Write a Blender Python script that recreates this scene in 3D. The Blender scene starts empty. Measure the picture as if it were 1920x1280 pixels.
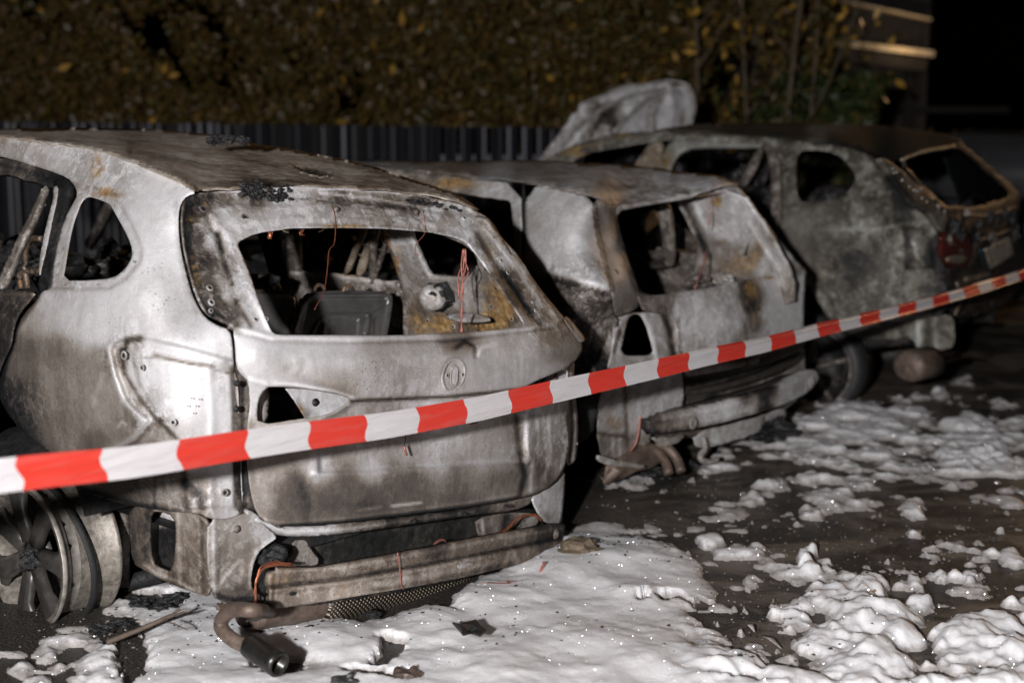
import bpy, bmesh, math, random
import numpy as np
from mathutils import Vector, Matrix, geometry
random.seed(7); RNG = np.random.default_rng(11)
S = bpy.context.scene
COL = S.collection

# ------------------------------------------------------------------ camera
F, CX, CY = 2667.0, 960.0, 640.0            # focal length and centre, in photograph pixels
CAMZ = 1.6
PITCH = math.atan(415.0 / F)
cam_d = bpy.data.cameras.new('camera'); cam = bpy.data.objects.new('camera', cam_d); COL.objects.link(cam)
cam.location = (0, 0, CAMZ); cam.rotation_euler = (math.pi / 2 - PITCH, 0, 0)
cam_d.sensor_width = 36.0; cam_d.lens = 36.0 * F / 1920.0
cam_d.clip_start = 0.05; cam_d.clip_end = 400.0
cam_d.dof.use_dof = True; cam_d.dof.focus_distance = 4.62; cam_d.dof.aperture_fstop = 1.5
S.camera = cam

# ------------------------------------------------------------------ world: night sky
w = bpy.data.worlds.new('World'); S.world = w; w.use_nodes = True
nt = w.node_tree; bg = nt.nodes['Background']
sky = nt.nodes.new('ShaderNodeTexSky'); sky.sky_type = 'NISHITA'; sky.sun_disc = False
sky.sun_elevation = math.radians(-9.0); sky.sun_rotation = math.radians(40)
nt.links.new(sky.outputs[0], bg.inputs['Color']); bg.inputs['Strength'].default_value = 0.05

# warm sodium street lighting, high and behind the cars on the right (far away: one sun lamp)
sd = bpy.data.lights.new('street_glow', 'SUN'); sd.energy = 0.26; sd.angle = math.radians(3.0); sd.color = (1.0, 0.58, 0.27)
so = bpy.data.objects.new('street_glow', sd); COL.objects.link(so)
so.rotation_euler = Vector((0.56, 0.78, 0.25)).to_track_quat('Z', 'Y').to_euler()

# the photographer's flash, held up on the left of the camera
fd = bpy.data.lights.new('flash', 'POINT'); fd.energy = 2800; fd.shadow_soft_size = 0.09; fd.color = (1.0, 0.975, 0.98)
fo = bpy.data.objects.new('flash', fd); COL.objects.link(fo); fo.location = (-1.08, -1.85, 2.10)

S.view_settings.view_transform = 'Standard'; S.view_settings.look = 'None'
S.view_settings.exposure = 0.0; S.view_settings.gamma = 1.0; S.view_settings.use_curve_mapping = False
try:
    S.cycles.max_bounces = 5; S.cycles.diffuse_bounces = 3; S.cycles.glossy_bounces = 3
    S.cycles.sample_clamp_indirect = 4.0
    S.cycles.use_denoising = True
except Exception: pass

# ------------------------------------------------------------------ materials
def mat(name):
    m = bpy.data.materials.new(name); m.use_nodes = True
    return m, m.node_tree, m.node_tree.nodes['Principled BSDF']
def N(t, kind, **kw):
    n = t.nodes.new(kind)
    for k, v in kw.items(): setattr(n, k, v)
    return n
def L(t, a, b): t.links.new(a, b)
def noise(t, vec, scale, detail=6, rough=.6, dist=0.0):
    n = N(t, 'ShaderNodeTexNoise'); n.inputs['Scale'].default_value = scale; n.inputs['Detail'].default_value = detail
    n.inputs['Roughness'].default_value = rough; n.inputs['Distortion'].default_value = dist
    if vec is not None: L(t, vec, n.inputs['Vector'])
    return n.outputs['Fac']
def math_(t, op, a, b=None, c=None, clamp=False):
    n = N(t, 'ShaderNodeMath', operation=op); n.use_clamp = clamp
    for i, v in enumerate((a, b, c)):
        if v is None: continue
        if isinstance(v, (int, float)): n.inputs[i].default_value = v
        else: L(t, v, n.inputs[i])
    return n.outputs[0]
def ramp(t, fac, stops):
    n = N(t, 'ShaderNodeValToRGB'); cr = n.color_ramp
    while len(cr.elements) < len(stops): cr.elements.new(0.5)
    for e, (p, c) in zip(cr.elements, stops):
        e.position = p; e.color = (*c, 1) if len(c) == 3 else c
    L(t, fac, n.inputs[0]); return n.outputs[0]
def mix(t, fac, a, b):
    n = N(t, 'ShaderNodeMix', data_type='RGBA')
    if isinstance(fac, (int, float)): n.inputs[0].default_value = fac
    else: L(t, fac, n.inputs[0])
    for i, v in ((6, a), (7, b)):
        if isinstance(v, tuple): n.inputs[i].default_value = (*v, 1)
        else: L(t, v, n.inputs[i])
    return n.outputs[2]
def mapping(t, vec, scale):
    n = N(t, 'ShaderNodeMapping'); n.inputs['Scale'].default_value = scale; L(t, vec, n.inputs['Vector']); return n.outputs[0]
def smooth(t, v, lo, hi):
    n = N(t, 'ShaderNodeMapRange'); n.interpolation_type = 'SMOOTHSTEP'
    L(t, v, n.inputs[0]); n.inputs[1].default_value = lo; n.inputs[2].default_value = hi; return n.outputs[0]

def burnt(name, base=None, amp=1.0, rust0=0.0, rough=.5, metal=.25, tint=(1, 1, 1), bumpk=1.0, grain=1.0):
    """fire-stripped sheet steel: soot, bare oxidised steel, ash bloom and rust. Reads the panel's own stain map (tone, rust)."""
    m, t, b = mat(name)
    vec = N(t, 'ShaderNodeTexCoord').outputs['Object']
    if base is None:
        tone = N(t, 'ShaderNodeAttribute', attribute_name='tone').outputs['Fac']
        rs = N(t, 'ShaderNodeAttribute', attribute_name='rust').outputs['Fac']
        gt = N(t, 'ShaderNodeAttribute', attribute_name='grit').outputs['Fac']
    else:
        v = N(t, 'ShaderNodeValue'); v.outputs[0].default_value = 1.0; gt = v.outputs[0]
        v = N(t, 'ShaderNodeValue'); v.outputs[0].default_value = base; tone = v.outputs[0]
        v = N(t, 'ShaderNodeValue'); v.outputs[0].default_value = rust0; rs = v.outputs[0]
    n1 = noise(t, vec, 5 * grain, 7, .66, .6)
    n2 = noise(t, vec, 26 * grain, 6, .65, .5)
    n3 = noise(t, vec, 150, 3, .6)
    st = noise(t, mapping(t, vec, (26, 26, 2.2)), 1.0, 5, .6, .3)
    G_ = lambda q: math_(t, 'MULTIPLY', q, gt)
    a = math_(t, 'MULTIPLY_ADD', G_(math_(t, 'SUBTRACT', n1, .5)), .72 * amp, tone)
    a = math_(t, 'MULTIPLY_ADD', G_(math_(t, 'SUBTRACT', n2, .5)), .40 * amp, a)
    a = math_(t, 'MULTIPLY_ADD', math_(t, 'SUBTRACT', st, .5), .20 * amp, a)
    a = math_(t, 'MULTIPLY_ADD', math_(t, 'SUBTRACT', n3, .5), .20 * amp, a, clamp=True)
    # crisp-edged flakes of ash and scale
    nf = noise(t, vec, 11 * grain, 10, .70, .5); fl = smooth(t, nf, .50, .53); nf2 = noise(t, vec, 34 * grain, 8, .7, .35); fl2 = smooth(t, nf2, .53, .56)
    a = math_(t, 'MULTIPLY_ADD', G_(math_(t, 'SUBTRACT', fl, .5)), .18 * amp, a); a = math_(t, 'MULTIPLY_ADD', G_(math_(t, 'SUBTRACT', fl2, .3)), .16 * amp, a, clamp=True)
    c = ramp(t, a, [(0, (.006, .006, .0065)), (.2, (.028, .026, .025)), (.42, (.120, .098, .082)), (.6, (.27, .242, .215)), (.78, (.43, .415, .41)), (1, (.67, .66, .67))])
    # rust / scorched primer
    rn = noise(t, vec, 18, 6, .7, .8)
    rn = math_(t, 'MULTIPLY_ADD', math_(t, 'SUBTRACT', n1, .5), 1.1, rn)
    rf = math_(t, 'MULTIPLY', smooth(t, math_(t, 'ADD', rn, math_(t, 'MULTIPLY', rs, .42)), .56, .95), math_(t, 'MINIMUM', math_(t, 'MULTIPLY', rs, 1.6), .93))
    rc = ramp(t, noise(t, vec, 45, 5, .7), [(.3, (.07, .035, .015)), (.5, (.30, .17, .06)), (.68, (.52, .38, .17))])
    c = mix(t, rf, c, rc)
    # small blistered sooty spots
    vo = N(t, 'ShaderNodeTexVoronoi'); vo.inputs['Scale'].default_value = 62; L(t, vec, vo.inputs['Vector'])
    gate = smooth(t, noise(t, vec, 4.2, 3), .56, .66)
    sp = math_(t, 'MULTIPLY', math_(t, 'SUBTRACT', 1.0, smooth(t, vo.outputs['Distance'], .10, .20)), math_(t, 'MULTIPLY', gate, .75))
    c = mix(t, sp, c, (.03, .026, .024))
    if tint != (1, 1, 1):
        mm = N(t, 'ShaderNodeMix', data_type='RGBA', blend_type='MULTIPLY'); mm.inputs[0].default_value = 1
        L(t, c, mm.inputs[6]); mm.inputs[7].default_value = (*tint, 1); c = mm.outputs[2]
    L(t, c, b.inputs['Base Color'])
    b.inputs['Metallic'].default_value = metal
    L(t, math_(t, 'MULTIPLY_ADD', n2, .35, rough - .1), b.inputs['Roughness'])
    bn = N(t, 'ShaderNodeBump'); bn.inputs['Distance'].default_value = .004; bn.inputs['Strength'].default_value = .75 * bumpk
    hh = math_(t, 'MULTIPLY_ADD', n2, .8, math_(t, 'MULTIPLY_ADD', rf, -.3, math_(t, 'MULTIPLY', n3, .22)))
    hh = math_(t, 'MULTIPLY_ADD', n1, 1.6, hh); hh = math_(t, 'MULTIPLY_ADD', fl2, .3, hh); hh = math_(t, 'MULTIPLY_ADD', fl, .25, hh)
    hh = math_(t, 'MULTIPLY', hh, math_(t, 'MULTIPLY_ADD', gt, .9, .12)); hh = math_(t, 'MULTIPLY_ADD', n3, .12, hh)
    L(t, hh, bn.inputs['Height']); L(t, bn.outputs[0], b.inputs['Normal'])
    return m

def plain(name, col, rough=.6, metal=0.0, nscale=30, var=.35, bump=.3, dist=.003):
    m, t, b = mat(name)
    vec = N(t, 'ShaderNodeTexCoord').outputs['Object']
    n = noise(t, vec, nscale, 6, .65, .4)
    c = ramp(t, n, [(.25, tuple(x * (1 - var) for x in col)), (.75, tuple(min(1, x * (1 + var)) for x in col))])
    L(t, c, b.inputs['Base Color']); b.inputs['Roughness'].default_value = rough; b.inputs['Metallic'].default_value = metal
    bn = N(t, 'ShaderNodeBump'); bn.inputs['Distance'].default_value = dist; bn.inputs['Strength'].default_value = bump
    L(t, n, bn.inputs['Height']); L(t, bn.outputs[0], b.inputs['Normal'])
    return m

M = {}
M['steel'] = burnt('burnt_steel')
M['steel2'] = burnt('burnt_steel_warm', tint=(1.0, .95, .90), rough=.52)
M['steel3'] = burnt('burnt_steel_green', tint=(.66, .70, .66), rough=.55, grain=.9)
M['roof'] = burnt('burnt_roof', tint=(1.0, .90, .78), rough=.5, metal=.15)
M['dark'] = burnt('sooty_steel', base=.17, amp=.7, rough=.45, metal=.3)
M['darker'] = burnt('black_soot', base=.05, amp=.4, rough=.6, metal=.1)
M['charred'] = burnt('charred_panel', base=.13, amp=1.5, rust0=.25, rough=.5, metal=.1, grain=1.6)
M['mid'] = burnt('bare_steel', base=.45, amp=.8)
M['midwarm'] = burnt('bare_steel_warm', base=.42, amp=.8, rust0=.35, tint=(1, .92, .84), metal=.5, rough=.4)
M['light'] = burnt('ash_steel', base=.72, amp=.7)
M['beige'] = burnt('scorched_beige', base=.6, amp=.7, rust0=.3, tint=(1, .93, .80))
M['exhaust'] = plain('exhaust_steel', (.13, .095, .075), .58, .35, 30, .6, .5)
M['tip'] = plain('exhaust_tip_black', (.035, .033, .03), .32, .6, 30, .5, .3)
M['copper'] = plain('bare_copper', (.46, .17, .09), .4, .8, 60, .4, .1)
M['copper_red'] = plain('red_copper', (.38, .14, .11), .5, .4, 60, .4, .1)
M['char'] = plain('char', (.014, .014, .015), .45, 0, 60, .7, 1.0, .01)
M['hole'] = plain('bolt_hole', (.006, .005, .006), .8, 0)
M['seat'] = plain('seat_pan_steel', (.13, .127, .124), .36, .5, 14, .35, .2)
M['rim'] = plain('burnt_rim', (.19, .17, .145), .5, .35, 40, .7, .6)
M['rimlip'] = plain('rim_lip', (.40, .37, .33), .42, .5, 30, .6, .4)
M['rimface'] = plain('rim_face_soot', (.065, .060, .055), .4, .4, 14, .6, .3)
M['bead'] = plain('tyre_bead_char', (.012, .012, .012), .7, 0, 60, .5, .8, .006)
M['rubber'] = plain('tyre_rubber', (.02, .019, .019), .6, 0, 40, .4, .5)

# ------------------------------------------------------------------ small geometry helpers
FW = np.array([0, math.cos(PITCH), -math.sin(PITCH)]); UP = np.array([0, math.sin(PITCH), math.cos(PITCH)]); RT = np.array([1.0, 0, 0])
CAM = np.array([0, 0, CAMZ])
def rays(p):
    p = np.atleast_2d(np.asarray(p, float))
    return FW + ((p[:, 0:1] - CX) / F) * RT - ((p[:, 1:2] - CY) / F) * UP

class Frame:
    """a vehicle's own frame: u forward from the rear panel, v to its left, z up; survey() finds the point of the
    photograph on a body plane (u, v or z known), which gives the vehicle its real coordinates."""
    def __init__(s, x, y, deg):
        a = math.radians(deg); s.O = np.array([x, y, 0.0]); s.deg = deg
        s.f = np.array([-math.sin(a), math.cos(a), 0]); s.l = -np.array([math.cos(a), math.sin(a), 0]); s.z = np.array([0, 0, 1.0])
        s.M = Matrix.Translation(Vector(s.O)) @ Matrix((( s.f[0], s.l[0], 0), (s.f[1], s.l[1], 0), (0, 0, 1))).to_4x4()
        s.Mi = s.M.inverted()
    def depth(s, px, py, k, val):
        if k == 'd': return val
        n = {'u': s.f, 'v': s.l, 'z': s.z}[k]; d = rays((px, py))[0]
        return (val + (s.O - CAM) @ n) / (d @ n)
    def P(s, px, py, k, val):
        return CAM + s.depth(px, py, k, val) * rays((px, py))[0]
    def at(s, u, v, z): return s.O + u * s.f + v * s.l + z * s.z
    def local(s, W):
        W = np.atleast_2d(W) - s.O
        return np.stack([W @ s.f, W @ s.l, W[:, 2]], 1)

def inpoly(P, poly):
    P = np.asarray(P, float); q = np.asarray(poly, float); r = np.roll(q, -1, 0)
    x, y = P[:, 0:1], P[:, 1:2]
    c = ((q[:, 1] > y) != (r[:, 1] > y))
    with np.errstate(divide='ignore', invalid='ignore'):
        xi = (r[:, 0] - q[:, 0]) * (y - q[:, 1]) / (r[:, 1] - q[:, 1]) + q[:, 0]
    return (np.sum(c & (x < xi), 1) % 2) == 1
def distline(P, pl, closed=False):
    P = np.asarray(P, float); a = np.asarray(pl, float)
    b = np.roll(a, -1, 0) if closed else a[1:]
    if not closed: a = a[:-1]
    best = np.full(len(P), 1e9)
    for s, e in zip(a, b):
        d = e - s; L2 = max(d @ d, 1e-9); t = np.clip(((P - s) @ d) / L2, 0, 1)
        best = np.minimum(best, np.hypot(*(P - (s + t[:, None] * d)).T))
    return best
def sstep(x): x = np.clip(x, 0, 1); return x * x * (3 - 2 * x)
def hash2(ix, iy, seed):
    h = (ix.astype(np.int64) * 374761393 + iy.astype(np.int64) * 668265263 + seed * 1442695041) & 0xffffffff
    h = ((h ^ (h >> 13)) * 1274126177) & 0xffffffff
    return ((h ^ (h >> 16)) & 0xffff) / 65535.0
def vnoise(x, y, seed=0):
    ix, iy = np.floor(x), np.floor(y); fx, fy = sstep(x - ix), sstep(y - iy)
    a, b = hash2(ix, iy, seed), hash2(ix + 1, iy, seed); c, d = hash2(ix, iy + 1, seed), hash2(ix + 1, iy + 1, seed)
    return (a * (1 - fx) + b * fx) * (1 - fy) + (c * (1 - fx) + d * fx) * fy
def fbm(x, y, seed=0, octv=4):
    s, a, t = 0, 1, 0
    for o in range(octv):
        s = s + a * vnoise(x * 2 ** o, y * 2 ** o, seed + o * 17); t += a; a *= .5
    return s / t
def smoothpoly(pl, closed=True, it=2):
    p = np.asarray(pl, float)
    for _ in range(it):
        q = np.roll(p, -1, 0)
        if closed: p = np.stack([.75 * p + .25 * q, .25 * p + .75 * q], 1).reshape(-1, 2)
        else:
            a, b = p[:-1], p[1:]; m = np.stack([.75 * a + .25 * b, .25 * a + .75 * b], 1).reshape(-1, 2)
            p = np.vstack([p[:1], m, p[-1:]])
    return p
def densify(pl, step, closed=True):
    p = np.asarray(pl, float); q = np.roll(p, -1, 0) if closed else p[1:]; out = []
    for a, b in zip(p if closed else p[:-1], q):
        n = max(1, int(np.hypot(*(b - a)) / step))
        for i in range(n): out.append(a + (b - a) * i / n)
    if not closed: out.append(p[-1])
    return np.array(out)

class TPS:
    def __init__(s, pts, vals):
        s.c = np.asarray(pts, float) / 1000.; n = len(s.c); v = np.asarray(vals, float)
        K = s.k(s.c); Pm = np.hstack([np.ones((n, 1)), s.c])
        A = np.zeros((n + 3, n + 3)); A[:n, :n] = K + 1e-7 * np.eye(n); A[:n, n:] = Pm; A[n:, :n] = Pm.T
        s.w = np.linalg.lstsq(A, np.concatenate([v, [0, 0, 0]]), rcond=None)[0]
    def k(s, P):
        r2 = ((P[:, None, :] - s.c[None]) ** 2).sum(2); return r2 * np.log(r2 + 1e-12)
    def __call__(s, P):
        P = np.atleast_2d(np.asarray(P, float)) / 1000.
        return s.k(P) @ s.w[:-3] + s.w[-3] + P @ s.w[-2:]

def link(name, me, m=None, parent=None):
    o = bpy.data.objects.new(name, me); COL.objects.link(o)
    if parent is not None: o.parent = parent
    if m is not None and me is not None: me.materials.append(m)
    return o
def tag(o, label=None, cat=None, group=None, kind=None):
    for k, v in (('label', label), ('category', cat), ('group', group), ('kind', kind)):
        if v: o[k] = v
    return o
def mesh(name, V, Fc, m, parent=None, smooth=True, fr=None):
    """V in world coordinates (or the frame's local ones when fr is None and parent sits at the origin)"""
    if fr is not None: V = fr.local(np.asarray(V))
    me = bpy.data.meshes.new(name); me.from_pydata([tuple(v) for v in V], [], [tuple(int(i) for i in f) for f in Fc]); me.update()
    if smooth:
        me.polygons.foreach_set('use_smooth', [True] * len(me.polygons))
    return link(name, me, m, parent)
def empty(name, fr):
    o = bpy.data.objects.new(name, None); COL.objects.link(o); o.matrix_world = fr.M; o.empty_display_size = .3
    return o

class Surf:
    def __init__(s, fr, ctrl):
        s.fr = fr
        s.t = TPS([(c[0], c[1]) for c in ctrl], [1.0 / (c[3] if c[2] == 'd' else fr.depth(*c)) for c in ctrl])
    def P(s, pts, lift=0.0):
        pts = np.atleast_2d(np.asarray(pts, float)); D = 1.0 / s.t(pts)
        d = rays(pts); return CAM + D[:, None] * d - lift * d / np.linalg.norm(d, axis=1)[:, None]
    def frame(s, px, py):
        a, b, c = s.P([(px, py), (px + 3, py), (px, py - 3)])
        n = np.cross(b - a, c - a); n /= np.linalg.norm(n)
        if n @ (a - CAM) > 0: n = -n
        return a, n

def apply_relief(P, rel, tone):
    h = np.zeros(len(P))
    for r in rel:
        k = r[0]
        if k == 'groove':                       # polyline, width, depth(+ raises), tone change
            g = np.exp(-(distline(P, r[1]) / r[2]) ** 2); h += r[3] * g
            if len(r) > 4: tone += r[4] * g
        elif k == 'area':                       # polygon, height, softness, tone change
            d = distline(P, r[1], True); sd = np.where(inpoly(P, r[1]), d, -d)
            g = sstep(sd / r[3] + .5); h += r[2] * g
            if len(r) > 4: tone += r[4] * g
        elif k == 'blob':                       # x, y, rx, ry, height, tone change
            g = np.exp(-(((P[:, 0] - r[1]) / r[3]) ** 2 + ((P[:, 1] - r[2]) / r[4]) ** 2)); h += r[5] * g
            if len(r) > 6: tone += r[6] * g
        elif k == 'noise':                      # amplitude, scale, seed
            h += r[1] * (fbm(P[:, 0] / r[2], P[:, 1] / r[2], r[3], 4) - .5) * 2
        elif k == 'soot_shade':                       # polyline, width, tone change only: sooty streaks, pale streaks, shade painted at edges
            tone += r[3] * np.exp(-(distline(P, r[1]) / r[2]) ** 2)
    return h

def panel(name, fr, outline, ctrl, m, parent, holes=(), rel=(), tones=(), rust=(), step=6.0, thick=.004, lift=0.0, axis=None, wob=0.0, it=1, tone=.5, surf=None, grit=.55, grits=()):
    """a pressed sheet-metal panel: outline and holes on a fitted body surface, pressed relief, real thickness"""
    out = densify(smoothpoly(outline, True, it), step)
    hs = [densify(smoothpoly(h, True, it), step) for h in holes]
    if wob:
        for i, a in enumerate([out] + hs):
            a += wob * (np.stack([fbm(a[:, 0] / 13, a[:, 1] / 13, 5 + i), fbm(a[:, 0] / 13, a[:, 1] / 13, 55 + i)], 1) - .5) * 2
    lo, hi = out.min(0), out.max(0)
    gx, gy = np.meshgrid(np.arange(lo[0], hi[0], step), np.arange(lo[1], hi[1], step * .9)); gx[1::2] += step / 2
    G = np.stack([gx.ravel(), gy.ravel()], 1)
    keep = inpoly(G, out) & (distline(G, out, True) > step * .45)
    for h in hs: keep &= ~inpoly(G, h) & (distline(G, h, True) > step * .45)
    G = G[keep]; pts = [out] + hs; edges = []; o0 = 0
    for a in pts:
        n = len(a); edges += [(o0 + i, o0 + (i + 1) % n) for i in range(n)]; o0 += n
    A = np.vstack(pts + [G])
    r = geometry.delaunay_2d_cdt([Vector(p) for p in A], edges, [], 0, 1e-4)
    V2 = np.array([(v[0], v[1]) for v in r[0]]); T = np.array(r[2])
    c = V2[T].mean(1); k = inpoly(c, out)
    for h in hs: k &= ~inpoly(c, h)
    T = T[k]
    sf = surf or Surf(fr, ctrl)
    tn = np.full(len(V2), 0.0); ws = np.full(len(V2), 1e-4); tn += tone * 1e-4
    for q in tones:
        R = q[3] if len(q) > 3 else 55.0; g = np.exp(-((V2[:, 0] - q[0]) ** 2 + (V2[:, 1] - q[1]) ** 2) / R ** 2); tn += g * q[2]; ws += g
    tn = tn / ws
    rs = np.zeros(len(V2))
    for q in rust: rs += q[4] * np.exp(-((V2[:, 0] - q[0]) / q[2]) ** 2 - ((V2[:, 1] - q[1]) / q[3]) ** 2)
    gr_ = np.full(len(V2), grit * .05); wg = np.full(len(V2), .05)
    for q in grits: g = np.exp(-((V2[:, 0] - q[0]) ** 2 + (V2[:, 1] - q[1]) ** 2) / q[3] ** 2); gr_ += g * q[2]; wg += g
    gr_ = gr_ / wg
    h = apply_relief(V2, rel, tn)
    W = sf.P(V2); d = rays(V2)
    if axis is None: W = W - (h + lift)[:, None] * d / np.linalg.norm(d, axis=1)[:, None]
    else: W = W + (h + lift)[:, None] * np.asarray(axis, float)
    # orient every triangle to face the camera side
    a, b, cc = W[T[:, 0]], W[T[:, 1]], W[T[:, 2]]
    flip = (np.cross(b - a, cc - a) * (a - CAM)).sum(1) > 0
    T[flip] = T[flip][:, ::-1]
    used = np.unique(T); mp = -np.ones(len(V2), int); mp[used] = np.arange(len(used))
    Wl = fr.local(W[used])
    me = bpy.data.meshes.new(name); me.from_pydata(Wl.tolist(), [], mp[T].tolist()); me.update()
    me.polygons.foreach_set('use_smooth', [True] * len(me.polygons))
    for nm, arr in (('tone', tn), ('rust', rs), ('grit', gr_)):
        at = me.attributes.new(nm, 'FLOAT', 'POINT'); at.data.foreach_set('value', np.clip(arr[used], 0, 1.2).astype(np.float32))
    o = link(name, me, m, parent)
    if thick:
        so_ = o.modifiers.new('sheet', 'SOLIDIFY'); so_.thickness = thick; so_.offset = -1
    return o

def tube(name, P, rad, m, parent, fr=None, n=10, caps=True, flat=1.0):
    P = np.asarray(P, float); rad = np.broadcast_to(rad, (len(P),))
    V, Fc = [], []; up = np.array([0.03, 0.02, 1.0])
    for i, p in enumerate(P):
        t = P[min(i + 1, len(P) - 1)] - P[max(i - 1, 0)]; t /= np.linalg.norm(t) + 1e-9
        a = np.cross(t, up); 
        if np.linalg.norm(a) < .1: a = np.cross(t, [1, 0, 0])
        a /= np.linalg.norm(a); b = np.cross(t, a)
        for k in range(n):
            w_ = 2 * math.pi * k / n; V.append(p + rad[i] * (math.cos(w_) * a + flat * math.sin(w_) * b))
    for i in range(len(P) - 1):
        for k in range(n):
            q = i * n; Fc.append((q + k, q + (k + 1) % n, q + n + (k + 1) % n, q + n + k))
    if caps: Fc += [tuple(range(n))[::-1], tuple((len(P) - 1) * n + k for k in range(n))]
    return mesh(name, V, Fc, m, parent, True, fr)
def spline(P, n=8):
    P = np.asarray(P, float); Q = np.vstack([2 * P[0] - P[1], P, 2 * P[-1] - P[-2]]); out = []
    for i in range(1, len(Q) - 2):
        for k in range(n):
            t = k / n; a, b, c, d = Q[i - 1:i + 3]
            out.append(.5 * (2 * b + (c - a) * t + (2 * a - 5 * b + 4 * c - d) * t * t + (3 * b - a - 3 * c + d) * t ** 3))
    out.append(P[-1]); return np.array(out)
def box(name, c, ax, hx, m, parent, fr=None, bev=.0):
    c = np.asarray(c, float); ax = [np.asarray(a, float) / np.linalg.norm(a) for a in ax]
    V = [c + sx * hx[0] * ax[0] + sy * hx[1] * ax[1] + sz * hx[2] * ax[2] for sx in (-1, 1) for sy in (-1, 1) for sz in (-1, 1)]
    Fc = [(0, 1, 3, 2), (4, 6, 7, 5), (0, 4, 5, 1), (2, 3, 7, 6), (0, 2, 6, 4), (1, 5, 7, 3)]
    o = mesh(name, V, Fc, m, parent, False, fr)
    if bev: b = o.modifiers.new('b', 'BEVEL'); b.width = bev; b.segments = 2
    return o
def revolve(prof, c, axis, n=48, a0=0, a1=2 * math.pi):
    """profile [(radius, offset along axis)] about a horizontal axis"""
    axis = np.asarray(axis, float); axis /= np.linalg.norm(axis); e1 = np.array([0, 0, 1.0]); e1 -= (e1 @ axis) * axis; e1 /= np.linalg.norm(e1); e2 = np.cross(axis, e1)
    full = abs(a1 - a0 - 2 * math.pi) < 1e-6; k = n if full else n + 1; V, Fc = [], []
    for i in range(k):
        a = a0 + (a1 - a0) * i / n
        for r, o in prof: V.append(np.asarray(c) + axis * o + r * (math.cos(a) * e1 + math.sin(a) * e2))
    p = len(prof)
    for i in range(n):
        j = (i + 1) % k
        for q in range(p - 1): Fc.append((i * p + q, i * p + q + 1, j * p + q + 1, j * p + q))
    return V, Fc
def bolt(sf, px, py, r, parent, name='bolt', m='dark', hole=True, ring=None):
    a, n = sf.frame(px, py); D = (a - CAM) @ FW; R = r * D / F
    prof = [(R * 1.5, .0005), (R * 1.35, .003), (R * .9, .0035), (R * .8, .0005), (R * .05, -.001)] if hole else [(R * 1.3, 0), (R * 1.3, .003), (R * .8, .0035), (R * .75, .009), (R * .05, .010)]
    V, Fc = revolve(prof, a, n, 14)
    o = mesh(name, V, Fc, M[m], parent, True, sf.fr)
    if hole:
        V, Fc = revolve([(R * .82, .0028), (R * .01, .0026)], a, n, 12); mesh('hole', V, Fc, M['hole'], o, True, sf.fr)
    return o
def lump(name, c, r, m, parent, fr=None, seed=0, sq=(1, 1, .6), sub=3, rough=.5):
    bm = bmesh.new(); bmesh.ops.create_icosphere(bm, subdivisions=sub, radius=1.0)
    V = np.array([v.co[:] for v in bm.verts]); Fc = [[v.index for v in f.verts] for f in bm.faces]; bm.free()
    q = fbm(V[:, 0] * 2.3 + seed, V[:, 1] * 2.3 + V[:, 2] * 3.1, seed, 4) - .5 + .8 * (fbm(V[:, 0] * 9 + V[:, 2] * 5, V[:, 1] * 9 - V[:, 2] * 4, seed + 3, 2) - .5) * rough
    V = V * (1 + q[:, None] * 1.1) * np.array(sq) * r + np.asarray(c)
    return mesh(name, V, Fc, m, parent, False, fr)

# ================================================================== CAR 1: burnt-out SUV in front
A = Frame(-.306, 4.53, 48)
suv = empty('burnt_suv', A)
tag(suv, 'nearest burnt-out car, ash white body stripped bare, rear window gone, left wheel without tyre', 'car', 'row of burnt-out parked cars')
st = M['steel']
DITCH = [(-250, 249), (-60, 249), (0, 255), (60, 262), (124, 269), (180, 281), (240, 298), (300, 324), (349, 348), (369, 361)]
REAR_ROOF = [(369, 361), (451, 356), (534, 347), (646, 351), (732, 356), (807, 366), (870, 382), (900, 397)]

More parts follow.
